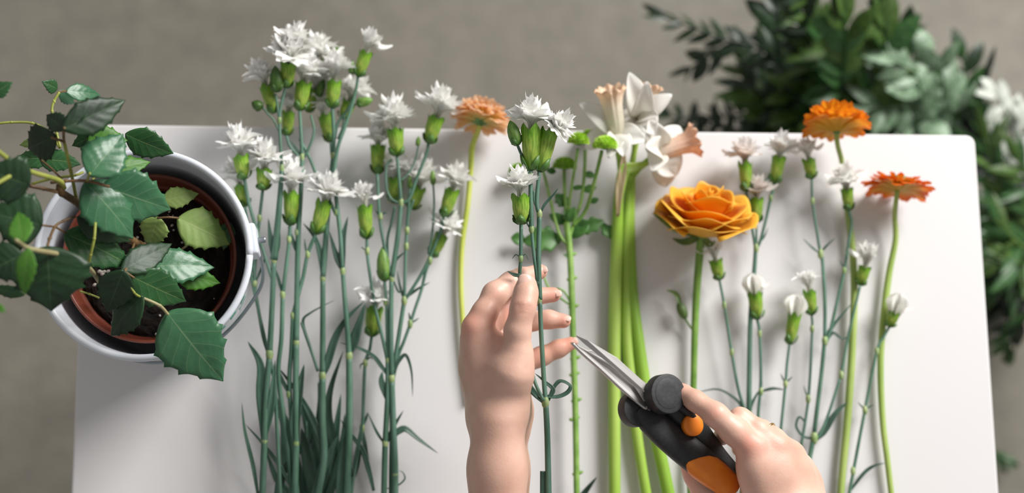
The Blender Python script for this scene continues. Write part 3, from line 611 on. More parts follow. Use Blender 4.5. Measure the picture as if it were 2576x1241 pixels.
carnation('carnation', 'white spray carnation with slender side buds and right-hand ragged blooms left of the gerbera stem', GM, 430,.028,1241,.014,
 [([(1031,470),(1028,520),(1025,560),(1021,620),(1019,690),(1017,757)],[7,9]),([(1017,757),(1005,834),(995,900),(988,960),(986,1060),(984,1241),(984,1330)],[11,13]),([(1118,546),(1105,590),(1080,650),(1060,690),(1032,735),(1017,757)],[8,9]),([(1086,647),(1072,680),(1060,730),(1045,775),(1032,815)],[8,8]),([(1032,815),(1016,860),(1004,890),(990,948)],[8,9]),([(1090,464),(1092,520),(1087,590),(1078,640)],6),([(993,520),(985,560),(975,600),(975,650)],[7,7]),([(1041,502),(1028,540),(1024,575)],7)],
 [(1118,546,1138,478,38,60,.95),(1086,647,1112,592,34,56,.9,{'dh':-.010}),(992,512,996,450,38,64,.9,{'dh':-.016}),(1036,528,1052,472,40,66,.95,{'dh':-.014})],
 [(1031,475,1031,442,14),(1090,466,1088,428,16)],[(1017,757,1.3),(1032,815,1.0),(1024,580,.9),(1022,620,.9),(1082,655,.9)],
 [([(1017,757),(1006,720),(999,680)],7),([(1018,752),(1050,728),(1082,710)],7),([(1032,815),(1030,795),(1028,786)],5),([(1032,815),(1046,806),(1054,800)],4),([(985,960),(975,900),(960,830)],9)])

# broad dark leaves lying low among the stems of the left bunch
carnation('carnation', 'short leafy carnation shoot lying low under the left bunch, all dark blades', None, 860,.010,1241,.006,
 [([(770,1060),(772,1150),(770,1250),(770,1330)],[8,9])],[],[],[(770,1150,1.0)],
 [([(770,1290),(745,1190),(722,1090),(690,985)],34),([(772,1290),(795,1180),(776,1080),(752,1000)],30),([(775,1300),(830,1200),(845,1090),(858,990)],26),([(772,1150),(800,1080),(806,1010),(800,960)],20),([(770,1300),(715,1230),(690,1190),(668,1130)],20),([(790,1320),(872,1220),(900,1160),(906,1090)],18),([(800,1320),(850,1180),(862,1120),(868,1040)],26),([(770,1150),(748,1120),(735,1060),(738,1010)],16)])

# ------------------------------------------------------------------ peach gerbera
def daisy(name, label, cup_b, cup_t, rpx, h, stem, wpx, mt, layers, disc=None, mst=None, tilt=(0,0,0), group=None):
    r = root(name, label, 'flower', P(*stem[-1]), group); c = P(*cup_b, h); ax = nz(P(*cup_t, h)-c+np.array(tilt)); ln = np.linalg.norm(P(*cup_t,h)-c)
    mb = MB(); tube(mb, [c+ax*ln*.1]+[P(*p) for p in stem], [L(q/2,h) for q in wpx], sides=12); mb.build('stem', mst or M_gstem, r)
    ray_head(r, c, ax, mt, layers, cup=(ln, L(rpx,h), L(wpx[0]/2,h))); return r
p1 = L(1,.03)
daisy('gerbera', 'peach gerbera with a dome of pale-tipped petals above the table edge', (1206,318),(1213,280),36,.030,[(1203,330,.029),(1188,370,.020),(1184,430,.008),(1176,520,.006),(1163,610,.005),(1159,700,.005),(1163,800,.005),(1172,900,.005),(1183,1010,.004)],[13,15,15,14,14],M_gpeach,
 [(26,76*p1,74,.14,36*p1),(24,72*p1,62,.14,38*p1),(24,66*p1,52,.14,36*p1),(22,56*p1,40,.16,36*p1),(18,48*p1,26,.18,36*p1),(12,42*p1,10,.20,36*p1)], mst=M_ystem, tilt=(0,0,-.0015))
# ------------------------------------------------------------------ the carnation in the hand
HH = .178
carnation('carnation', 'white carnation held upright in the left hand, three ragged blooms and a bud', None, 250,HH+.012,1241,HH-.01,
 [([(1335,428),(1335,480),(1336,530),(1337,576)],[11,13]),([(1337,576),(1343,640),(1350,690),(1356,750)],[9,11]),([(1357,431),(1352,480),(1351,517),(1357,539)],[10,12]),([(1357,539),(1355,640),(1356,700),(1358,755)],[13,14]),([(1358,755),(1362,850),(1368,950),(1373,1015)],[12,13]),([(1373,1015),(1377,1100),(1380,1241),(1382,1330)],[15,17]),
  ([(1311,565),(1310,650),(1308,700,HH-.002),(1318,800,HH-.012),(1332,900,HH-.004),(1345,960,HH),(1368,1010,HH)],[10,9]),([(1300,361),(1310,385),(1320,405),(1328,425),(1334,440)],9),([(1343,480),(1344,505),(1352,528)],6)],
 [(1335,428,1337,322,52,68,1.0),(1357,431,1382,332,46,64,1.0,{'face':(.72,.55,.42),'rise':.001}),(1311,565,1309,492,46,62,.8)],
 [(1302,366,1283,303,33)],[(1337,576,1.2),(1357,755,1.1),(1357,539,1.3),(1372,1012,2.0),(1310,650,.9),(1335,441,.9)],
 [([(1374,1012),(1366,1002),(1358,996),(1400,999),(1428,987),(1433,970),(1410,959),(1393,975),(1379,1008)],11,{'fold':.1,'up':(.4,.5,.6),'prof':lambda t: .75+.25*np.sin(math.pi*t)}),([(1376,1008),(1392,982),(1370,960),(1346,940)],10),([(1366,1012),(1345,990),(1331,970),(1336,948)],17,{'prof':lambda t:.45+.55*np.sin(math.pi*t)}),
  ([(1372,1186),(1371,1210),(1370,1240),(1368,1262)],27,{'prof':lambda t:1-.2*t,'fold':.15}),([(1357,712),(1345,714),(1332,724),(1326,716)],10,{'fold':.1,'dh':.006}),([(1309,692),(1294,692),(1276,682)],9,{'dh':.002}),([(1309,648),(1298,641),(1288,652)],3),([(1311,648),(1322,640),(1329,655)],3),([(1360,537),(1370,515),(1392,490),(1404,474)],7),([(1334,576),(1324,560),(1314,548)],4)])

# ------------------------------------------------------------------ green button chrysanthemum
mm = root('button_mum', 'lime green button chrysanthemum spray with rounded leaves right of the left hand', 'flower', P(1452,1330,.006)); mb = MB(); mh = .014
for pts, ww in [([(1425,560),(1432,620),(1437,700),(1443,900),(1448,1060),(1452,1330)],[18,16]),([(1425,560),(1421,490),(1419,425)],9),([(1428,545),(1438,470,.028),(1454,374,.043)],8),([(1432,600),(1450,540),(1461,510),(1470,440),(1472,378)],9),([(1440,570),(1472,532,.018),(1492,470,.034),(1514,380,.055)],10),([(1432,620),(1412,598),(1398,560),(1379,480),(1366,430),(1352,400)],8),([(1437,765),(1420,735),(1402,725)],6),([(1437,770),(1385,730),(1368,697)],6)]:
    tube(mb, [P(*(p if len(p) > 2 else (*p,mh))) for p in pts], [L(x/2,mh) for x in (ww if hasattr(ww,'__len__') else [ww,ww])], 0)
for x, y in [(1438,700),(1442,770),(1446,900),(1444,940),(1449,1006),(1444,1052),(1452,1190),(1436,640)]: blob(mb, P(x+7,y,mh), (1,.4,0), L(9,mh), L(5,mh), 0, 7, 5); blob(mb, P(x-7,y+4,mh), (-1,.2,0), L(6,mh), L(5,mh), 0, 7, 5)
mb.build('stem', M_mstem, mm)
for x, y, ww, hh, mt, hz, dark in [(1522,358,36,24,M_lime,.058,0),(1455,348,30,22,M_lime,.046,0),(1480,342,24,22,M_limed,.008,0),(1420,410,34,21,M_limed,.018,0),(1303,428,27,24,M_limed,.012,0),(1352,392,24,18,M_limed,.010,0)]:
    c = P(x,y+hh*.55,hz); ax = nz(P(x,y-hh,hz)-c+np.array([0,0,.004])); mb = MB(); lathe(mb, c-ax*L(6,hz), ax, [(0,L(4,hz)),(L(5,hz),L(ww*.55,hz)),(L(13,hz),L(ww*.8,hz))], 0, 20); hd = mb.build('flower_head', M_mleaf, mm)
    m2 = MB(); R = random.Random(x); X, Y, A = basis(ax); K = 190; lathe(m2, c, ax, [(L(hh*v,hz),L(ww*.78,hz)*math.sqrt(max(0,1-(v/1.12)**2))) for v in (0,.3,.6,.85,1.0,1.1)], 0, 18)
    for k in range(K):
        f = (k+.5)/K; th = k*2.39996; ph = math.acos(1-f*1.05) ; d = nz(A*math.cos(ph)*.85+(X*math.cos(th)+Y*math.sin(th))*math.sin(ph)); q = c+A*L(hh*.05,hz)+(A*math.cos(ph)*L(hh*1.15,hz)+(X*math.cos(th)+Y*math.sin(th))*math.sin(ph)*L(ww*.85,hz))
        s = nz(np.cross(d, (R.random(),R.random(),R.random()))); l = L(9,hz)*R.uniform(.8,1.2); w_ = L(2.6,hz)
        m2.add([q-d*l-s*w_, q-d*l+s*w_, q+d*l*.3+s*w_, q+d*l*.5, q+d*l*.3-s*w_], [(0,1,2,3,4)])
    o = m2.build('floret', mt, hd, smooth=False); o['kind'] = 'stuff'
def round_leaf(par, b, t, wpx, h, mt, roll=0, fold=.2, name='leaf', wmax=.5, lobes=0):
    B = P(*b, h); T = P(*t, h+.002); a = T-B; Ln = np.linalg.norm(a); a /= Ln; W = L(wpx,h)/2; s = nz(np.cross(a,(0,0,1))); n0 = np.cross(s,a); r = math.radians(roll); s, n0 = s*math.cos(r)+n0*math.sin(r), n0*math.cos(r)-s*math.sin(r); V = []; U = []
    for i in range(17):
        v = i/16; w_ = math.sin(math.pi*v**(.69/ -math.log(wmax)) )**.7 if 0 < v < 1 else .03
        if lobes: w_ *= 1+.18*math.cos(2*math.pi*v*lobes)
        for u in np.linspace(-1,1,7): V.append(B+a*v*Ln+s*u*W*w_+n0*(fold*abs(u)*W*w_-.12*Ln*(2*v-1)**2)); U.append((u/2+.5,v))
    m2 = MB(); m2.add(V, grid_faces(17,7), 0, U); return m2.build(name, mt, par, solid=.0004)
for b, t, ww, hz, rl, lb in [((1415,600),(1318,606),64,.012,0,3),((1322,604),(1286,598),34,.010,0,0),((1440,598),(1480,552),42,.014,20,0),((1448,580),(1520,556),40,.015,-10,3),((1512,560),(1545,602),30,.010,0,2),((1428,560),(1382,541),30,.012,20,0),((1432,560),(1444,520),26,.02,30,0),((1427,520),(1398,488),34,.012,0,3),((1400,432),(1374,428),18,.014,0,0),((1468,436),(1498,444),20,.014,10,0),((1466,480),(1500,470),22,.014,0,0),((1468,470),(1438,474),14,.014,30,0),((1484,510),(1506,500),16,.018,0,0),((1435,560),(1420,530),20,.016,0,2),((1455,560),(1478,590),20,.008,0,0),((1439,650),(1418,640),9,.014,0,0),((1380,590),(1352,630),40,.008,10,0)]: round_leaf(mm, b, t, ww, hz, M_mleaf, rl, lobes=lb)

# ------------------------------------------------------------------ daffodils
def daffodil(label, stem, w_, mst, cb, ct, r0, r1, h, th, mcor, tepals, neck):
    r = root('daffodil', label, 'flower', P(*stem[-1]), 'daffodils'); mb = MB(); tube(mb, [P(*p) for p in stem], [L(x/2,h) for x in w_], sides=14); 
    tube(mb, [P(*p) for p in neck], [L(9,h),L(8,h),L(12,h)], 0, sides=12); mb.build('stem', mst, r)
    B = P(*cb,h); T = P(*ct,th); ax = T-B; Ln = np.linalg.norm(ax); mb = MB(); R = random.Random(int(cb[0])); ph = R.random()*6
    prof = [(0,.62*r0),(.1,.85*r0),(.3,r0),(.6,r0*1.04),(.82,r0*1.16),(.93,(r0+r1)*.54),(1,r1),(.985,r1*.93),(.9,r1*.68),(.7,r0*.95),(.15,r0*.85)]
    def md(v,t,z,q):
        k = 1 if z > Ln*.78 else .25
        return z+(L(4,h)*math.sin(9*t+ph)*k if z > Ln*.8 else 0), q*(1+.07*k*math.sin(13*t+ph*2)+.04*k*math.sin(7*t))
    lathe(mb, B, ax, [(z*Ln, L(q,h)) for z, q in prof], 0, 56, md, caps=False)
    mb.U[0][:,1] = np.repeat([p[0] for p in prof], 56); co = mb.build('corona', mcor, r)
    for tp in tepals:
        (tx_, ty_, tz, wp) = tp[:4]; E = P(tx_,ty_,tz); a = E-B; l = np.linalg.norm(a); a = a/l; s = nz(np.cross(a, tp[4] if len(tp) > 4 else (0,0,1))); n0 = np.cross(s,a); V = []; U = []; ph = R.random()*6
        for i in range(15):
            v = i/14; ww = L(wp,h)/2*(math.sin(math.pi*(.06+.94*v)**.85)**.75 if v < 1 else 0.02)+.0004
            for u in np.linspace(-1,1,11): V.append(B+a*v*l+s*u*ww*1.0+n0*(.16*l*math.sin(math.pi*v)+.22*ww*u*u+.10*ww*math.sin(4*u+5*v+ph))); U.append((u/2+.5,v))
        m2 = MB(); m2.add(V, grid_faces(15,11), 0, U); m2.build('tepal', M_tepal, r, solid=.0003)
    return r
r = daffodil('left daffodil with an upright cream trumpet and swept-back white petals, above the table edge', [(1563,440,.028),(1556,500,.020),(1552,600,.012),(1546,800,.009),(1545,1000,.009),(1547,1330,.008)],[22,28,34,34,30],M_dstem,(1551,335),(1533,222),25,40,.045,.062,M_corona,
 [(1458,260,.048,52),(1472,368,.012,52),(1506,300,.03,40),(1568,395,.06,60),(1530,398,.06,46),(1622,352,.05,60)],[(1563,440,.028),(1558,400,.036),(1552,345,.044)])
m2 = MB(); blade(m2, [P(1556,540,.026),P(1559,480,.034),P(1570,430,.038),P(1600,420,.036),P(1640,406,.030)], L(30,.03), fold=.35, prof=lambda t: .25+.75*np.sin(math.pi*np.clip(t*1.02,0,1))); m2.build('spathe', M_dstem, r, solid=.0004)
m2 = MB(); blade(m2, [P(1554,545,.026),P(1557,480,.035),P(1566,430,.038),P(1569,380,.04)], L(22,.03), fold=.5, prof=lambda t: .35+.65*np.sin(math.pi*t)); m2.build('papery_spathe', M_spathe, r, solid=.0004)
daffodil('middle daffodil, highest of the three, white petals spread in front of its cream trumpet', [(1585,440,.012),(1577,560,.010),(1575,700,.008),(1577,860,.008),(1592,1000,.008),(1606,1120,.008),(1640,1330,.008)],[22,26,30,28,26],M_dstem,(1606,296),(1632,212),22,38,.035,.045,M_corona,
 [(1583,182,.062,66),(1690,238,.05,52),(1655,292,.06,62),(1628,205,.075,56),(1555,330,.04,70),(1646,340,.05,74)],[(1585,440,.012),(1596,380,.022),(1605,305,.034)])
daffodil('right daffodil with a peach trumpet pointing right and papery petals resting on the table', [(1590,445,.014),(1586,560,.008),(1592,740,.008),(1605,860,.008),(1628,1000,.008),(1660,1140,.008),(1700,1330,.008)],[20,26,34,34,32],M_dstem2,(1655,385),(1752,352),24,46,.030,.034,M_peach,
 [(1633,300,.05,70),(1622,368,.06,62),(1704,440,.022,84),(1676,470,.014,70),(1640,432,.045,54),(1710,318,.020,60)],[(1590,445,.014),(1612,420,.02),(1652,390,.03)])

# ------------------------------------------------------------------ orange rose
rr0 = root('rose', 'large orange rose with ruffled petals, right of the daffodils', 'flower', P(1748,1330,.006)); hz = .036
mb = MB(); tube(mb, [P(*p) for p in [(1764,590,.030),(1760,640,.022),(1752,740,.012),(1747,860,.009),(1744,980,.008),(1736,1150,.007),(1735,1200,.007),(1740,1330,.006)]], [L(x/2,.02) for x in (22,20,17,16,16)], sides=12); mb.build('stem', M_rstem, rr0)
c0 = P(1766,596,hz-.004); ax = nz(P(1772,470,hz)-c0+np.array([0,0,.020])); X, Y, A = basis(ax)
mb = MB(); lathe(mb, c0-ax*L(4,hz), ax, [(0,L(9,hz)),(L(8,hz),L(18,hz)),(L(20,hz),L(24,hz)),(L(30,hz),L(20,hz))], 0, 20); hip = mb.build('flower_head', M_sepal, rr0)
R = random.Random(5)
def rose_petal(phi, r0, r1, Ht, aw, z0, flare, ruff, mt, point=0.0, wav=None):
    V = []; U = []; NR, NC = 15, 17; ph = R.random()*6; 
    for i in range(NR):
        v = i/(NR-1); rad = r0+(r1-r0)*math.sin(v*math.pi/2)**.75+flare*max(0,v-.72)**1.5*3.2
        hh = z0+Ht*(v**.85)-flare*.9*max(0,v-.8)*1.2
        for j in range(NC):
            u = -1+2*j/(NC-1); edge = 1-.30*u*u*v+point*math.exp(-(u/.18)**2)*v**4*.12
            a = phi+aw*u*(.35+.65*math.sin(min(1,v*1.25)*math.pi/2))
            q = rad*(1+.05*v*v*math.sin(3.1*u+ph))*(1-.10*u*u*(1-v)); z = z0+(hh-z0)*edge+ruff*v**3*math.sin(5.2*u+ph)
            V.append(c0+X*q*math.cos(a)+Y*q*math.sin(a)+A*z); U.append((u/2+.5,v))
    m2 = MB(); m2.add(V, grid_faces(NR,NC), 0, U); return m2.build('petal', mt, hip, solid=.0005)
q = L(1,hz)
for n, r0, r1, Ht, aw, z0, fl, mt, po_ in [(5,16,126,66,.95,4,30,M_roseout,.3),(5,16,112,88,1.0,8,34,M_roseout,.3),(4,12,84,100,1.15,12,30,M_rose,.2),(3,10,56,112,1.35,16,20,M_rose,0),(3,8,30,116,1.5,22,10,M_rose,0),(3,5,12,108,1.5,24,2,M_rose,0)]:
    for k in range(n): rose_petal(2*math.pi*(k+R.uniform(-.14,.14))/n+r1*.37, r0*q, r1*q*R.uniform(.93,1.06), Ht*q*R.uniform(.92,1.05), aw*R.uniform(.85,1.1), z0*q, fl*q, 6.5*q, mt, po_)
for k, (x, y) in enumerate([(1640,535),(1700,520),(1800,608),(1690,600)]):
    m2 = MB(); bp = P(1764,594,hz-.006); e = P(x,y,hz+(.012 if k == 1 else -.006)); mid = (bp+e)/2; mid = c0+nz(mid-c0)*np.linalg.norm(mid-c0)*1.1; blade(m2, [bp, mid-[0,.004,0], e], L(20,hz), fold=.3); m2.build('sepal', M_sepal, hip, solid=.0005)
m2 = MB(); tube(m2, [P(1742,830,.010),P(1730,812,.010),P(1722,800,.010)], L(3,.01)); blob(m2, P(1716,782,.012), P(1705,752,.012)-P(1720,790,.012), L(24,.012), L(13,.012), 0); blade(m2, [P(1712,768,.012),P(1700,740,.012),P(1676,730,.012)], L(14,.01)); blade(m2, [P(1716,780,.014),P(1706,750,.016),P(1690,736,.014)], L(8,.01)); m2.build('side_bud', M_sepal, rr0)

# ------------------------------------------------------------------ orange daisies at the right
daisy('calendula', 'golden orange double daisy standing above the far table edge at right', (2105,338),(2106,302),28,.045,[(2105,345,.044),(2108,369,.036),(2120,420,.016),(2134,542,.010),(2143,615,.008),(2149,725,.008),(2143,889,.008),(2132,1054,.007),(2119,1191,.007),(2108,1330,.006)],[12,14,19,21,19],M_gyel,
 [(22,84*p1,64,.17,26*p1),(22,82*p1,56,.17,27*p1),(20,78*p1,46,.17,28*p1),(16,70*p1,30,.17,28*p1),(12,60*p1,12,.17,28*p1)], mst=M_gstem, tilt=(0,.0,-.0016))
daisy('calendula', 'burnt orange daisy with flat spread petals, rightmost flower on the table', (2257,481),(2261,449),32,.030,[(2256,490,.029),(2251,542,.016),(2253,603,.012),(2237,686,.008),(2223,796,.007),(2215,917,.007),(2220,1054,.007),(2234,1174,.007),(2252,1330,.006)],[12,14,19,17,15],M_gor,
 [(20,84*p1,74,.18,26*p1),(20,80*p1,67,.17,27*p1),(18,64*p1,58,.16,28*p1),(14,44*p1,42,.16,28*p1)], mst=M_gstem, tilt=(0,0,-.0002))
# ------------------------------------------------------------------ carnations at the right
GR = 'white spray carnations lying on the right half of the table'
carnation('carnation', 'white carnation stem with blush-tinged heads rising just right of the orange rose', GR, 360,.022,1241,.010,
 [([(1949,462),(1939,498),(1925,560),(1911,611),(1902,625)],[8,8]),([(1877,482),(1890,560),(1900,625)],[7,8]),([(1903,560),(1903,625)],7),([(1937,440),(1918,468),(1899,490)],5),([(1901,625),(1898,675),(1888,796),(1885,944),(1884,1043)],[11,15]),([(1884,1043),(1882,1150),(1890,1330)],14),([(1810,705),(1822,768),(1841,889),(1858,982),(1878,1045)],[7,9])],
 [(1877,482,1874,410,36,56,.95,{'ps':PB}),(1949,462,1960,396,36,58,1.0),(1903,560,1903,500,36,52,.8,{'ps':PB,'dh':-.006}),(1810,705,1800,655,34,44,.35)],[],[(1902,625,1.2),(1885,1043,1.5),(1822,768,.8),(1841,887,.8),(1939,498,.7)],
 [([(1878,1043),(1869,1030),(1850,1004),(1806,980),(1751,988)],8),([(1888,1040),(1891,1018),(1905,991),(1915,980)],7),([(1908,612),(1922,596),(1933,572)],5)])
carnation('carnation', 'plump half-open white carnation bud on its own thin stem below the rose', GR, 700,.016,1241,.010,
 [([(1905,804),(1911,840),(1914,955),(1907,1054),(1905,1200),(1908,1330)],[8,9])],[(1905,804,1899,738,38,46,.2)],[],[(1911,840,.8),(1914,985,.9)],[([(1915,985),(1945,978),(1973,981)],8),([(1914,985),(1916,965),(1917,950)],5)])
carnation('carnation', 'round closed white carnation bud on a short stem rising behind the right hand', GR, 760,.020,1241,.010,
 [([(1986,867),(1980,915),(1976,966),(1962,1103),(1950,1200),(1948,1330)],[7,9])],[(1986,867,1999,792,34,48,.1)],[],[(1976,966,.8)],[([(1976,966),(1968,950),(1964,940)],4),([(1976,966),(1986,955),(1994,948)],4)])
carnation('carnation', 'branching white carnation in the middle of the right group with four heads', GR, 380,.022,1241,.010,
 [([(2042,450),(2044,506),(2058,603),(2064,639)],[7,8]),([(2064,639),(2069,659),(2075,760),(2075,851)],[9,10]),([(2075,851),(2066,944),(2047,1098)],[11,12]),([(2047,1098),(2031,1191),(2018,1330)],[13,13]),([(2136,530),(2142,562),(2136,603),(2124,681),(2105,763),(2091,823),(2077,868)],[8,9]),([(2164,719),(2152,768),(2132,856),(2116,944)],[7,8]),([(2116,944),(2080,1054),(2054,1108)],[7,8])],
 [(2042,450,2034,400,34,46,.6),(2136,530,2130,476,32,58,.9),(2164,719,2176,672,32,52,.35,{'dh':-.003})],[],[(2044,506,.7),(2064,639,1.3),(2075,858,1.4),(2124,681,.8),(2116,944,1.0),(2048,1102,2.0)],
 [([(2060,636),(2042,622),(2020,600)],6),([(2066,634),(2080,618),(2102,598)],6),([(2077,868),(2080,848),(2097,818),(2146,760)],12),([(2080,860),(2095,838),(2118,852),(2138,846)],8),([(2055,1104),(2072,1085),(2102,1040),(2132,1012)],18),([(2045,1104),(2020,1098),(2003,1074),(2010,1050),(2024,1062),(2022,1082)],8,{'prof':lambda t:.9-.3*t}),([(2124,681),(2118,665),(2112,655)],4)])
carnation('carnation', 'white carnation with a ruffled half-closed head left of the middle branching stem', GR, 700,.016,1241,.010,
 [([(2042,793),(2043,834),(2034,999),(2014,1131),(2000,1220),(1996,1330)],[7,9])],[(2042,793,2036,732,33,44,.4)],[],[(2043,828,.8),(2033,1004,1.0)],[([(2033,1004),(2026,985),(2022,970)],4)])
carnation('carnation', 'white carnation with small head tucked behind the stem of the burnt orange daisy', GR, 750,.014,1241,.008,
 [([(2237,823),(2222,850),(2206,884),(2176,1032),(2146,1191),(2120,1330)],[7,9])],[(2237,823,2250,786,32,44,.3)],[],[(2176,1032,1.0),(2206,884,.7),(2146,1186,1.0)],[([(2135,1240),(2173,1191),(2200,1172),(2226,1166)],9),([(2176,1032),(2165,1020),(2158,1012)],4),([(2176,1032),(2190,1022),(2200,1020)],4)])
m2 = MB(); blade(m2, [P(1440,1290,.004),P(1470,1241,.006),P(1502,1200,.012)], L(16,.01), fold=.4); tag(m2.build('loose_leaf', M_blade, None, solid=.0004), 'narrow dark green loose leaf tip poking up at the bottom between mum and daffodil stems', 'leaf')
# ------------------------------------------------------------------ snips held in the right hand
Oz = .196; SO = P(1664,993,Oz); SN = nz([.36,.02,.93])
def PS_(x, y, off=0.0):
    d = MR @ np.array([x-1288.0, -(y-620.5), -FPX]); c = np.array([0,0,TZ+CH]); return c+d*(((SO-c)@SN)/(d@SN))+SN*off
sc = lambda X, Y: (1400+X/2.9485, 820+Y/2.9485)       # a helper for reading positions off an enlarged view
sn = root('garden_snips', 'black and orange handled flower snips with steel blades in the right hand', 'scissors', SO)
def plate(pts, z0, z1, name, mt, bev=.0004, thin=None):
    n = len(pts); V = [PS_(x,y,z) for z in (z0,z1) for x,y in pts]
    if thin is not None:
        for i in thin: V[i+n] = PS_(*pts[i], z0+.0003)
    mb = MB(); mb.add(V, [(i,(i+1)%n,n+(i+1)%n,n+i) for i in range(n)]+[tuple(range(n-1,-1,-1)), tuple(range(n,2*n))]); return mb.build(name, mt, sn, smooth=False, bevel=bev)
plate([sc(*p) for p in [(136,76),(215,112),(430,240),(618,408),(700,470),(720,560),(640,560),(560,436),(420,310),(300,218),(190,128)]], .0010,.0032,'blade',M_steel, thin=[6,7,8,9,10])
plate([sc(*p) for p in [(114,122),(170,140),(250,180),(300,172),(470,270),(620,380),(650,430),(720,560),(700,630),(650,602),(500,478),(330,320),(200,205)]], -.0030,-.0008,'blade',M_steel, thin=[1,2,3,4,5])
mb = MB(); e0 = [sc(*p) for p in [(122,128),(200,205),(330,320),(500,478),(650,602),(676,606)]]; tube(mb, [PS_(x,y,-.0012) for x,y in e0], .0011, flat=1.3); mb.build('ground_edge', M_steel, sn)
def disc(cx, cy, rad, z0, z1, name, mt, bev=.0016, r2=None):
    c = PS_(cx,cy,z0); mb = MB(); lathe(mb, c, SN, [(0,rad*.97),(0,rad),(z1-z0,rad*(r2 or 1)),(z1-z0,rad*.5),(z1-z0,.0001)], 0, 64); return mb.build(name, mt, sn, bevel=bev)
disc(*sc(755,515), .0134, .0035, .0130, 'pivot_cap', M_black); disc(*sc(640,612), .0122, -.013, -.004, 'pivot_cap', M_black)
disc(*sc(755,515), .0104, .0128, .0132, 'cap_face', M_black, .0002)
def grip(pts, name, mts, split=None, cut=(0,0)):
    p = spline([PS_(x,y,z) for x,y,z,_,_ in pts], 9); k = len(p); tt = np.linspace(0,1,k); t0 = np.linspace(0,1,len(pts))
    W = np.interp(tt, t0, [q[3] for q in pts]); H_ = np.interp(tt, t0, [q[4] for q in pts]); T = np.gradient(p, axis=0); S = 28; V = []
    for i in range(k):
        t = nz(T[i]); s = nz(np.cross(t, SN)); n = np.cross(s, t)
        for j in range(S):
            a = 2*math.pi*j/S; c, q = math.cos(a), math.sin(a); e = .72; V.append(p[i]+s*W[i]*math.copysign(abs(c)**e,c)+n*H_[i]*math.copysign(abs(q)**e,q))
    V = np.array(V); F = grid_faces(k, S, True)+[tuple(range(S-1,-1,-1)), tuple(range((k-1)*S,k*S))]; mb = MB()
    if split is None: mb.add(V, F); return mb.build(name, mts[0], sn)
    mb = MB(); mb.add(V, F); body = mb.build(name, mts[0], sn); V3 = V.reshape(k,S,3); cen = p; V2 = []; M2 = 30
    for i in range(M2):
        for j in range(9):
            jj = (-1.6+j*1.4)%S; ca = (j-4)/4; t0_ = split+cut[1]*ca*ca*.13+ca*cut[0]; t = (t0_+(.995-t0_)*i/(M2-1))*(k-1)
            i0 = min(k-2,int(t)); f = t-i0; j0 = int(jj)%S; g_ = jj-int(jj)
            q = (V3[i0,j0]*(1-g_)+V3[i0,(j0+1)%S]*g_)*(1-f)+(V3[i0+1,j0]*(1-g_)+V3[i0+1,(j0+1)%S]*g_)*f; c_ = cen[i0]*(1-f)+cen[i0+1]*f; V2.append(q+nz(q-c_)*.0005)
    m2 = MB(); m2.add(V2, grid_faces(M2,9)); m2.build('orange_inlay', mts[1], body, solid=.0006)
    return body
m = .001
grip([(*sc(650,600),-.007,7*m,4*m),(*sc(725,680),-.006,10.2*m,5.5*m),(*sc(835,790),-.005,11*m,6*m),(*sc(945,895),-.003,11.2*m,6.5*m),(*sc(1060,1000),-.001,11*m,7*m),(*sc(1170,1090),0,10.6*m,7.5*m),(*sc(1270,1170),0,9*m,7*m),(*sc(1322,1215),0,3*m,4*m)],'grip',[M_black,M_orange],split=.50,cut=(0.02,1.0))
grip([(*sc(840,560),.001,8*m,5*m),(*sc(930,640),-.001,9*m,6*m),(*sc(1060,760),-.004,8*m,6*m),(*sc(1180,880),-.009,7.5*m,6*m),(*sc(1280,990),-.012,7.5*m,6*m),(*sc(1370,1090),-.012,7*m,6*m),(*sc(1430,1160),-.012,3*m,4*m)],'grip',[M_black])
ci = sc(981,738); 
def disc2(cx, cy, rad, z, name, mt):
    mb = MB(); lathe(mb, PS_(cx,cy,z), SN, [(-.004,rad),(0,rad),(.0006,rad*.93),(.0008,rad*.5),(.0008,.0001)], 0, 40); return mb.build(name, mt, sn)
disc2(*ci, .0078, .0062, 'orange_button', M_orange)
mb = MB(); tube(mb, [PS_(*sc(870,600),.007), PS_(*sc(930,640),.0065), PS_(*sc(990,680),.004)], .003); mb.build('lock_tab', M_black, sn)

# ------------------------------------------------------------------ the person's two hands
def hand_chain(pts, g, kg, k=.004):
    q = [(P(x,y,h), L(r,h)) for x,y,h,r in pts]
    return [(q[i][0], q[i+1][0], q[i][1], q[i+1][1], k, g, kg) for i in range(len(q)-1)]
LH = []
LH += hand_chain([(1254,1060,.178,66),(1252,1180,.172,66),(1254,1330,.165,74),(1258,1560,.150,84),(1262,2000,.16,96)],'arm',.01,.012)
LH += hand_chain([(1254,1060,.150,66),(1254,1180,.143,70),(1256,1330,.135,78),(1260,1560,.12,90),(1264,2000,.14,100)],'arm',.01,.012)
LH += hand_chain([(1303,1035,.150,22),(1305,1085,.150,16)],'arm',.01,.012)
# metacarpals, knuckle to wrist, fanned downwards in depth
for (x,y,h,r) in [(1199,826,.178,37),(1194,850,.158,37),(1200,882,.138,36),(1212,915,.120,34)]:
    LH += hand_chain([(x,y,h,r),(x+16,y+80,h*.75+.04,44),(1248,1040,h*.35+.106,60)],'palm',.010,.012)
LH += hand_chain([(1303,885,.196,31),(1288,935,.192,48),(1272,1000,.178,60)],'palm',.010,.012)     # thenar
LH += hand_chain([(1290,930,.165,48),(1278,1010,.155,52)],'palm',.010,.012)
LH += hand_chain([(1298,960,.135,34),(1288,1040,.140,40)],'palm',.010,.012)                          # heel of the palm
LH += hand_chain([(1212,850,.174,28),(1262,880,.180,22),(1300,890,.188,24)],'palm',.010,.012)       # web
LH += hand_chain([(1210,860,.168,30),(1255,915,.176,34)],'palm',.010,.012)
# fingers

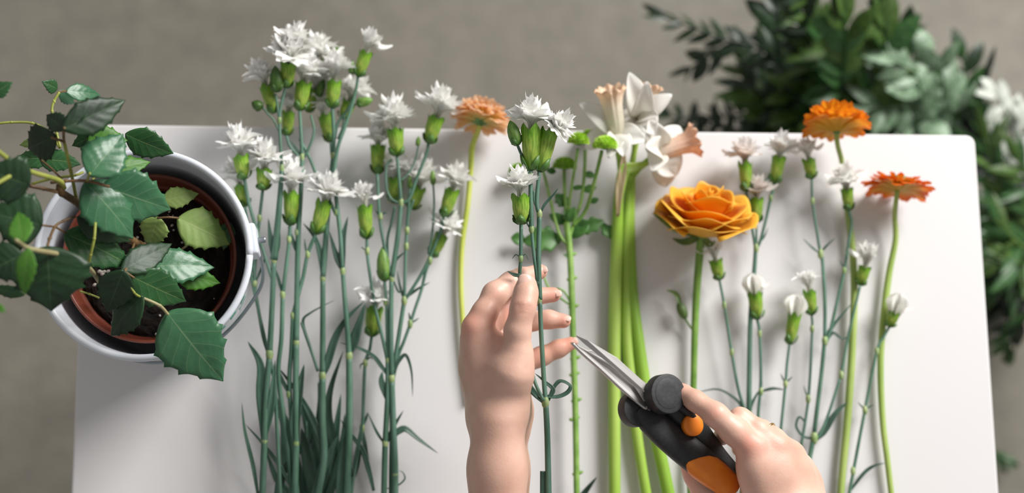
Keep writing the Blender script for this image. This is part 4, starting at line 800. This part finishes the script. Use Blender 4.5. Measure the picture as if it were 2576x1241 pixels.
LH += hand_chain([(1300,895,.196,34),(1302,832,.200,32),(1312,790,.203,27.5),(1317,768,.2035,29),(1323,738,.2015,28.5),(1325,715,.199,25)],'thumb',.005,.005)
LH += hand_chain([(1200,824,.178,35),(1218,790,.178,32),(1245,741,.175,31),(1285,712,.170,27.5),(1312,700,.165,25),(1357,684,.158,20.5)],'index',.0035,.004)
LH += hand_chain([(1205,850,.158,34),(1243,800,.150,31),(1275,768,.142,28),(1335,747,.137,24),(1392,742,.136,19.5)],'middle',.0030,.004)
LH += hand_chain([(1205,884,.138,33),(1255,845,.124,29),(1292,820,.115,27),(1340,808,.114,24),(1380,804,.116,22.5),(1418,808,.118,18.5)],'ring',.0030,.004)
LH += hand_chain([(1215,915,.120,31),(1262,925,.108,27),(1305,922,.102,26),(1362,897,.103,24),(1405,878,.105,21.5),(1436,865,.106,17.5)],'little',.0030,.004)
def gr(x0,y0,h0,x1,y1,h1,wd,amp): return (P(x0,y0,h0), P(x1,y1,h1), wd*.001, amp*.001)
LG = [gr(1288,768,.2115,1344,772,.2115,1.0,.7),gr(1291,777,.2115,1342,781,.2115,.9,.6),gr(1288,787,.2115,1340,790,.2115,.9,.5),gr(1262,736,.186,1285,760,.184,1.2,.5),gr(1262,822,.196,1230,868,.196,1.5,.7),gr(1262,824,.196,1205,818,.190,1.2,.5),gr(1298,692,.182,1318,724,.180,1.0,.4)]
LG += [gr(1285,1080,.205,1292,1230,.200,3.0,.5),gr(1312,1090,.19,1318,1220,.19,2.5,.5)]
LG += [gr(1343,905,.205,1322,930,.205,1.2,.3)]
RHd = []
def rc(X, Y): return (1400+X/2.9485, 820+Y/2.9485)
hb = .205
RHd += hand_chain([(1990,1330,.185,110),(2060,1480,.17,94),(2130,1640,.16,98),(2260,1960,.17,112)],'arm',.012,.015)
for (x,y,h,r,xw,yw) in [(1889,1124,.205,36,1930,1300),(1950,1124,.200,36,1975,1310),(1990,1142,.187,33,2010,1320),(2010,1170,.170,30,2030,1330)]:
    RHd += hand_chain([(x,y,h,r),((x*2+xw)/3+2,(y*2+yw)/3,h-.003,40),(xw,yw,h*.5+.092,58)],'palm',.012,.014)
RHd += hand_chain([(1900,1160,.185,34),(1910,1240,.175,50)],'palm',.012,.014)
RHd += hand_chain([(1710,984,.198,18),(1718,989,.199,21),(1748,1008,.205,25),(1800,1044,.212,30),(1845,1085,.210,33),(1890,1126,.205,37)],'index',.004,.004)
RHd += hand_chain([(1950,1124,.200,35),(1905,1084,.202,29),(1862,1055,.200,28),(1830,1075,.180,25),(1815,1100,.165,22)],'middle',.004,.004)
RHd += hand_chain([(1992,1146,.186,31),(1948,1104,.183,27),(1915,1082,.178,26),(1880,1095,.160,23),(1860,1130,.150,20)],'ring',.003,.003)
RHd += hand_chain([(2010,1175,.170,28),(1975,1130,.158,23),(1930,1110,.150,22),(1905,1140,.140,19)],'little',.003,.003)
RHd += hand_chain([(1735,1172,.160,24),(1752,1198,.160,29),(1775,1236,.162,33),(1820,1290,.165,38),(1900,1330,.170,52),(1960,1350,.175,60)],'thumb',.006,.005)
RG = [gr(1790,1020,.222,1782,1048,.222,1.0,.3),gr(1800,1022,.222,1792,1052,.222,1.0,.35),gr(1811,1028,.222,1802,1060,.222,1.0,.3),gr(1752,992,.216,1745,1016,.214,.9,.25)]
lv, lf = sdf_mesh(LH, LG, .00105); rv, rf = sdf_mesh(RHd, RG, .00105)
hm = MB(); hm.add(lv, lf); hm.add(rv, rf)
pb = P(1288,1450,.15); pers = hm.build('person', M_skin, None)
tag(pers, 'person seen only as two bare hands, left holding a carnation stem, right working snips', 'person')
def blush(pts):
    V = np.concatenate([lv, rv]); f = np.zeros(len(V))
    for x, y, h, r, a in pts: d = np.linalg.norm(V-P(x,y,h), axis=1)/L(r,h); f += a*np.exp(-d*d)
    at = pers.data.attributes.new('blush', 'FLOAT', 'POINT'); at.data.foreach_set('value', np.clip(f,0,.75).astype(np.float32))
blush([(1176,815,.185,42,.5),(1245,735,.19,26,.3),(1360,684,.16,26,.5),(1400,742,.137,32,.6),(1425,806,.118,30,.5),(1440,862,.106,36,.55),(1345,900,.10,40,.3),(1312,775,.21,26,.28),(1324,705,.20,26,.2),(1262,812,.18,30,.55),(1270,790,.15,34,.5),(1240,860,.19,26,.2),
 (1800,1040,.222,24,.35),(1886,1118,.215,34,.5),(1950,1115,.212,32,.5),(1995,1135,.20,28,.45),(1710,984,.198,26,.4),(1735,1180,.17,40,.45),(1850,1090,.21,30,.15),(1330,1050,.15,30,.2)])
def nail(x, y, h, dx, dy, lpx, wpx, tilt=(0,0,1), bendy=.35):
    c = P(x,y,h); u = nz(P(x+dx,y+dy,h)-c); n = nz(np.array(tilt)-u*(np.array(tilt)@u)); s = np.cross(u,n); lw, ww = L(lpx,h)/2, L(wpx,h)/2; V = []
    for i in range(9):
        v = -1+i/4; w_ = ww*(1-.28*max(0,v)**3-.10*max(0,-v)**2)
        for q in np.linspace(-1,1,9): V.append(c+u*lw*(v-.12*q*q*(1 if v > 0 else -.6))+s*w_*q-n*(ww*bendy*q*q+lw*.10*v*v))
    mb = MB(); mb.add(V, grid_faces(9,9)); return mb.build('fingernail', M_nail, pers, solid=.0005)
nail(1322,708,.2072,0,-10,38,38); nail(1405,737,.1412,10,-1,16,20,(.5,.35,.8)); nail(1429,800,.1225,10,2,16,19,(.6,.3,.75)); nail(1371,677,.163,10,-4,12,18,(.6,.4,.7)); nail(1447,857,.1105,10,-6,12,18,(.5,.4,.8)); nail(1705,976,.2035,-10,-7,22,22,(-.35,.75,.6))
ra, rb_ = P(1948,1104,.183), P(1915,1082,.178); rx, ry, rz = basis(rb_-ra); rc_ = P(1930,1091,.180)
mb = MB(); rad = L(28.5,.18); tube(mb, [rc_+rad*(math.cos(t)*rx+math.sin(t)*ry) for t in np.linspace(0,2*math.pi,33)], .0009, sides=8, n=2); rg = mb.build('ring', M_gold, pers)

# ------------------------------------------------------------------ foliage standing on the floor behind and beside the table
def FL(k, mt, w, b, n=3): return [leaf_mesh('leaf', mt, w*(.9+.12*i), b+10*i, i+k) for i in range(n)]
def sprig(label, name, mt, stems, ll, lw, every, spread=.9, seed=0, group=None, cat='foliage', stemr=.003, bend=20, mt2=None, face=.7, both=True):
    """stems: list of picture paths with heights; leaves of length ll px alternate along each"""
    r = root(name, label, cat, P(*stems[0][0]), group); R = random.Random(seed); sets = FL(seed, mt, lw, bend)+(FL(seed+5, mt2, lw, bend) if mt2 else [])
    for si, pts in enumerate(stems):
        p = spline([P(*q) for q in pts], 8); mb = MB(); tube(mb, p[::4] if len(p) > 12 else p, [stemr, stemr*.4], sides=6, n=3); mb.build('stem', mt, r)
        d = np.r_[0, np.cumsum(np.linalg.norm(np.diff(p,axis=0),axis=1))]; hh = pts[-1][2]; n = max(2, int(d[-1]/L(every,hh))); T = np.gradient(p, axis=0)
        for k in range(n+1):
            f = (k+.3)/(n+.6)*.85+.15; q = np.array([np.interp(f*d[-1], d, p[:,i]) for i in range(3)]); t = nz([np.interp(f*d[-1], d, T[:,i]) for i in range(3)])
            for sgn in ((1,-1) if both else (1 if k%2 else -1,)):
                s = nz(np.cross(t, (0,0,1)))*sgn; a = spread*R.uniform(.7,1.25)*(1 if k < n else .25); dr = nz(t*math.cos(a)+s*math.sin(a)+np.array([0,0,R.uniform(-.35,.35)]))
                nn = nz(np.array([R.uniform(-face,face),R.uniform(-face,face),1])); nn = nz(nn-dr*(nn@dr)); ln = L(ll,hh)*R.uniform(.75,1.15)*(1-.25*f)
                m4 = np.eye(4); m4[:3,2] = dr*ln; m4[:3,0] = nn*-ln; m4[:3,1] = np.cross(dr, -nn)*ln; m4[:3,3] = q; inst('leaf', R.choice(sets), r, m4)
    return r
def bucket(x, y, rad, ht, label):
    c = P(x,y,-.72+ht); c[2] = 0; r = root('added_bucket', label, 'bucket', c); mb = MB(); lathe(mb, c, Z, [(0,.01),(0,rad*.78),(ht*.9,rad*.98),(ht,rad*1.03),(ht,rad*.97),(ht*.5,rad*.88),(ht*.5,.01)], 0, 40); mb.build('bucket_body', M_bucket, r)
    mb = MB(); tube(mb, [c+[rad*1.03*math.cos(t),rad*1.03*math.sin(t),ht] for t in np.linspace(0,6.2832,33)], .004, n=2); mb.build('rolled_rim', M_bucket, r)
bucket(2090,300,.085,.22,'added dark floor bucket holding greenery, behind the far table edge'); bucket(2340,330,.08,.20,'added dark floor bucket behind the right corner of the table'); bucket(2640,620,.085,.22,'added dark floor bucket at the right edge of the picture')  # buckets added to carry the stems and make the darkness under the leaves
GF = 'cut greenery standing in buckets on the floor'
b1 = (2060,350,-.50); b2 = (2330,330,-.50); b3 = (2600,600,-.50)
sprig('dark leafy branch arching left over the floor, its tip pointing to the top left','foliage_branch',M_fdark,[[b1,(2010,220,-.4),(1930,130,-.34),(1830,100,-.32),(1740,66,-.32),(1668,44,-.32)],[(1850,108,-.33),(1790,140,-.34),(1728,176,-.36)]],96,.17,50,.75,1,GF,mt2=M_fdark)
sprig('dark upright branch rising out of the top of the picture behind the golden daisy','foliage_branch',M_fdark,[[b1,(2050,180,-.36),(2030,60,-.28),(2010,-60,-.2)],[b1,(1990,240,-.38),(1960,130,-.36),(1950,20,-.34)],[b1,(1960,280,-.42),(1890,210,-.40),(1870,150,-.40)]],150,.18,40,.6,2,GF,mt2=M_folive)
sprig('low dark fronds with upturned leaflets beside the daffodil heads','fern_frond',M_fdark,[[b1,(1900,330,-.46),(1800,320,-.44),(1680,290,-.44)],[b1,(1930,300,-.46),(1860,290,-.44),(1780,300,-.44)]],92,.15,36,1.15,3,GF)
sprig('mid green broad-leaved stems in the middle of the background greenery','foliage_branch',M_fmid,[[b1,(2110,220,-.34),(2130,120,-.28),(2120,30,-.24)],[b1,(2170,240,-.36),(2220,160,-.32),(2230,60,-.28)],[b1,(2080,250,-.40),(2100,160,-.34),(2060,90,-.30)]],160,.22,48,.6,4,GF,mt2=M_folive)
sprig('narrow dark green shoot pointing up at the top edge, right of the broad leaves','foliage_branch',M_fdark,[[b2,(2260,200,-.38),(2235,90,-.32),(2215,-20,-.28)]],110,.16,50,.32,5,GF,mt2=M_fmid)
sprig('pale silvery green large-leaved branch behind the golden daisy','foliage_branch',M_fpale,[[b2,(2320,250,-.36),(2300,180,-.32),(2240,150,-.30)],[b2,(2370,260,-.38),(2370,190,-.34),(2340,120,-.32)],[b2,(2290,280,-.38),(2240,260,-.36),(2170,280,-.34)],[b2,(2350,300,-.38),(2390,290,-.36),(2410,270,-.35)]],140,.22,66,.8,6,GF,bend=35)
sprig('mid green leaves beneath the pale branch, just above the table corner','foliage_branch',M_fmid,[[b2,(2280,250,-.46),(2240,180,-.42),(2280,90,-.36)],[b2,(2400,270,-.45),(2430,220,-.42),(2420,140,-.4)],[b2,(2200,330,-.46),(2130,310,-.44)]],120,.2,46,.8,7,GF,mt2=M_fdark)
sprig('slim grassy green shoot with upright blades right of the pale leaves','foliage_branch',M_fdark,[[(2470,420,-.55),(2460,320,-.45),(2462,240,-.4),(2480,190,-.36)]],150,.07,60,.30,8,GF,mt2=M_fmid,bend=5)
sprig('grey-white leaves at the upper right edge of the picture','foliage_branch',M_fgrey,[[b3,(2570,420,-.44),(2540,300,-.38),(2500,230,-.34)],[b3,(2600,400,-.42),(2590,300,-.38)]],110,.24,60,.9,9,GF,bend=35)
sprig('dense olive green stems beside the right edge of the table','foliage_branch',M_folive,[[b3,(2540,520,-.42),(2500,430,-.38),(2480,350,-.36)],[b3,(2570,620,-.40),(2510,560,-.36),(2450,520,-.36)],[b3,(2580,660,-.40),(2520,660,-.38),(2460,640,-.38)],[b3,(2590,480,-.40),(2560,400,-.36)]],150,.12,42,.6,10,GF,mt2=M_fmid)
sprig('mid green drooping stems by the lower right table edge','foliage_branch',M_fmid,[[b3,(2560,700,-.42),(2510,740,-.42),(2470,780,-.45)],[b3,(2600,760,-.42),(2550,840,-.45),(2540,880,-.48)],[b3,(2540,600,-.46),(2500,620,-.46),(2480,700,-.48)]],130,.13,44,.65,11,GF,mt2=M_fdark)
sprig('small green leaf sprig lying on the floor near the bottom right corner','foliage_branch',M_fmid,[[(2480,1130,-.71),(2515,1150,-.70),(2540,1165,-.69)]],52,.2,40,.5,12,GF)

sprig('very dark sprigs added to shade the gaps low behind the far edge of the table','foliage_branch',M_fdark,[[b1,(2040,330,-.56),(1960,330,-.56),(1880,345,-.56)],[b1,(2090,260,-.56),(2060,180,-.54),(2040,110,-.52)],[b1,(2150,300,-.56),(2200,260,-.56),(2250,250,-.55)],[b1,(2000,270,-.56),(1950,230,-.55)],[b2,(2400,330,-.56),(2440,300,-.56)]],130,.24,36,.8,21,GF)  # added near-black leaves stand in for the shade between the branches
sprig('very dark sprigs added to shade the gaps low beside the right edge of the table','foliage_branch',M_fdark,[[b3,(2560,480,-.56),(2520,400,-.55),(2480,340,-.55)],[b3,(2560,560,-.56),(2500,520,-.56)],[b3,(2570,660,-.56),(2520,700,-.56),(2510,760,-.55)]],130,.2,38,.8,22,GF)  # same added dark leaves, deepening the shaded gaps on this side
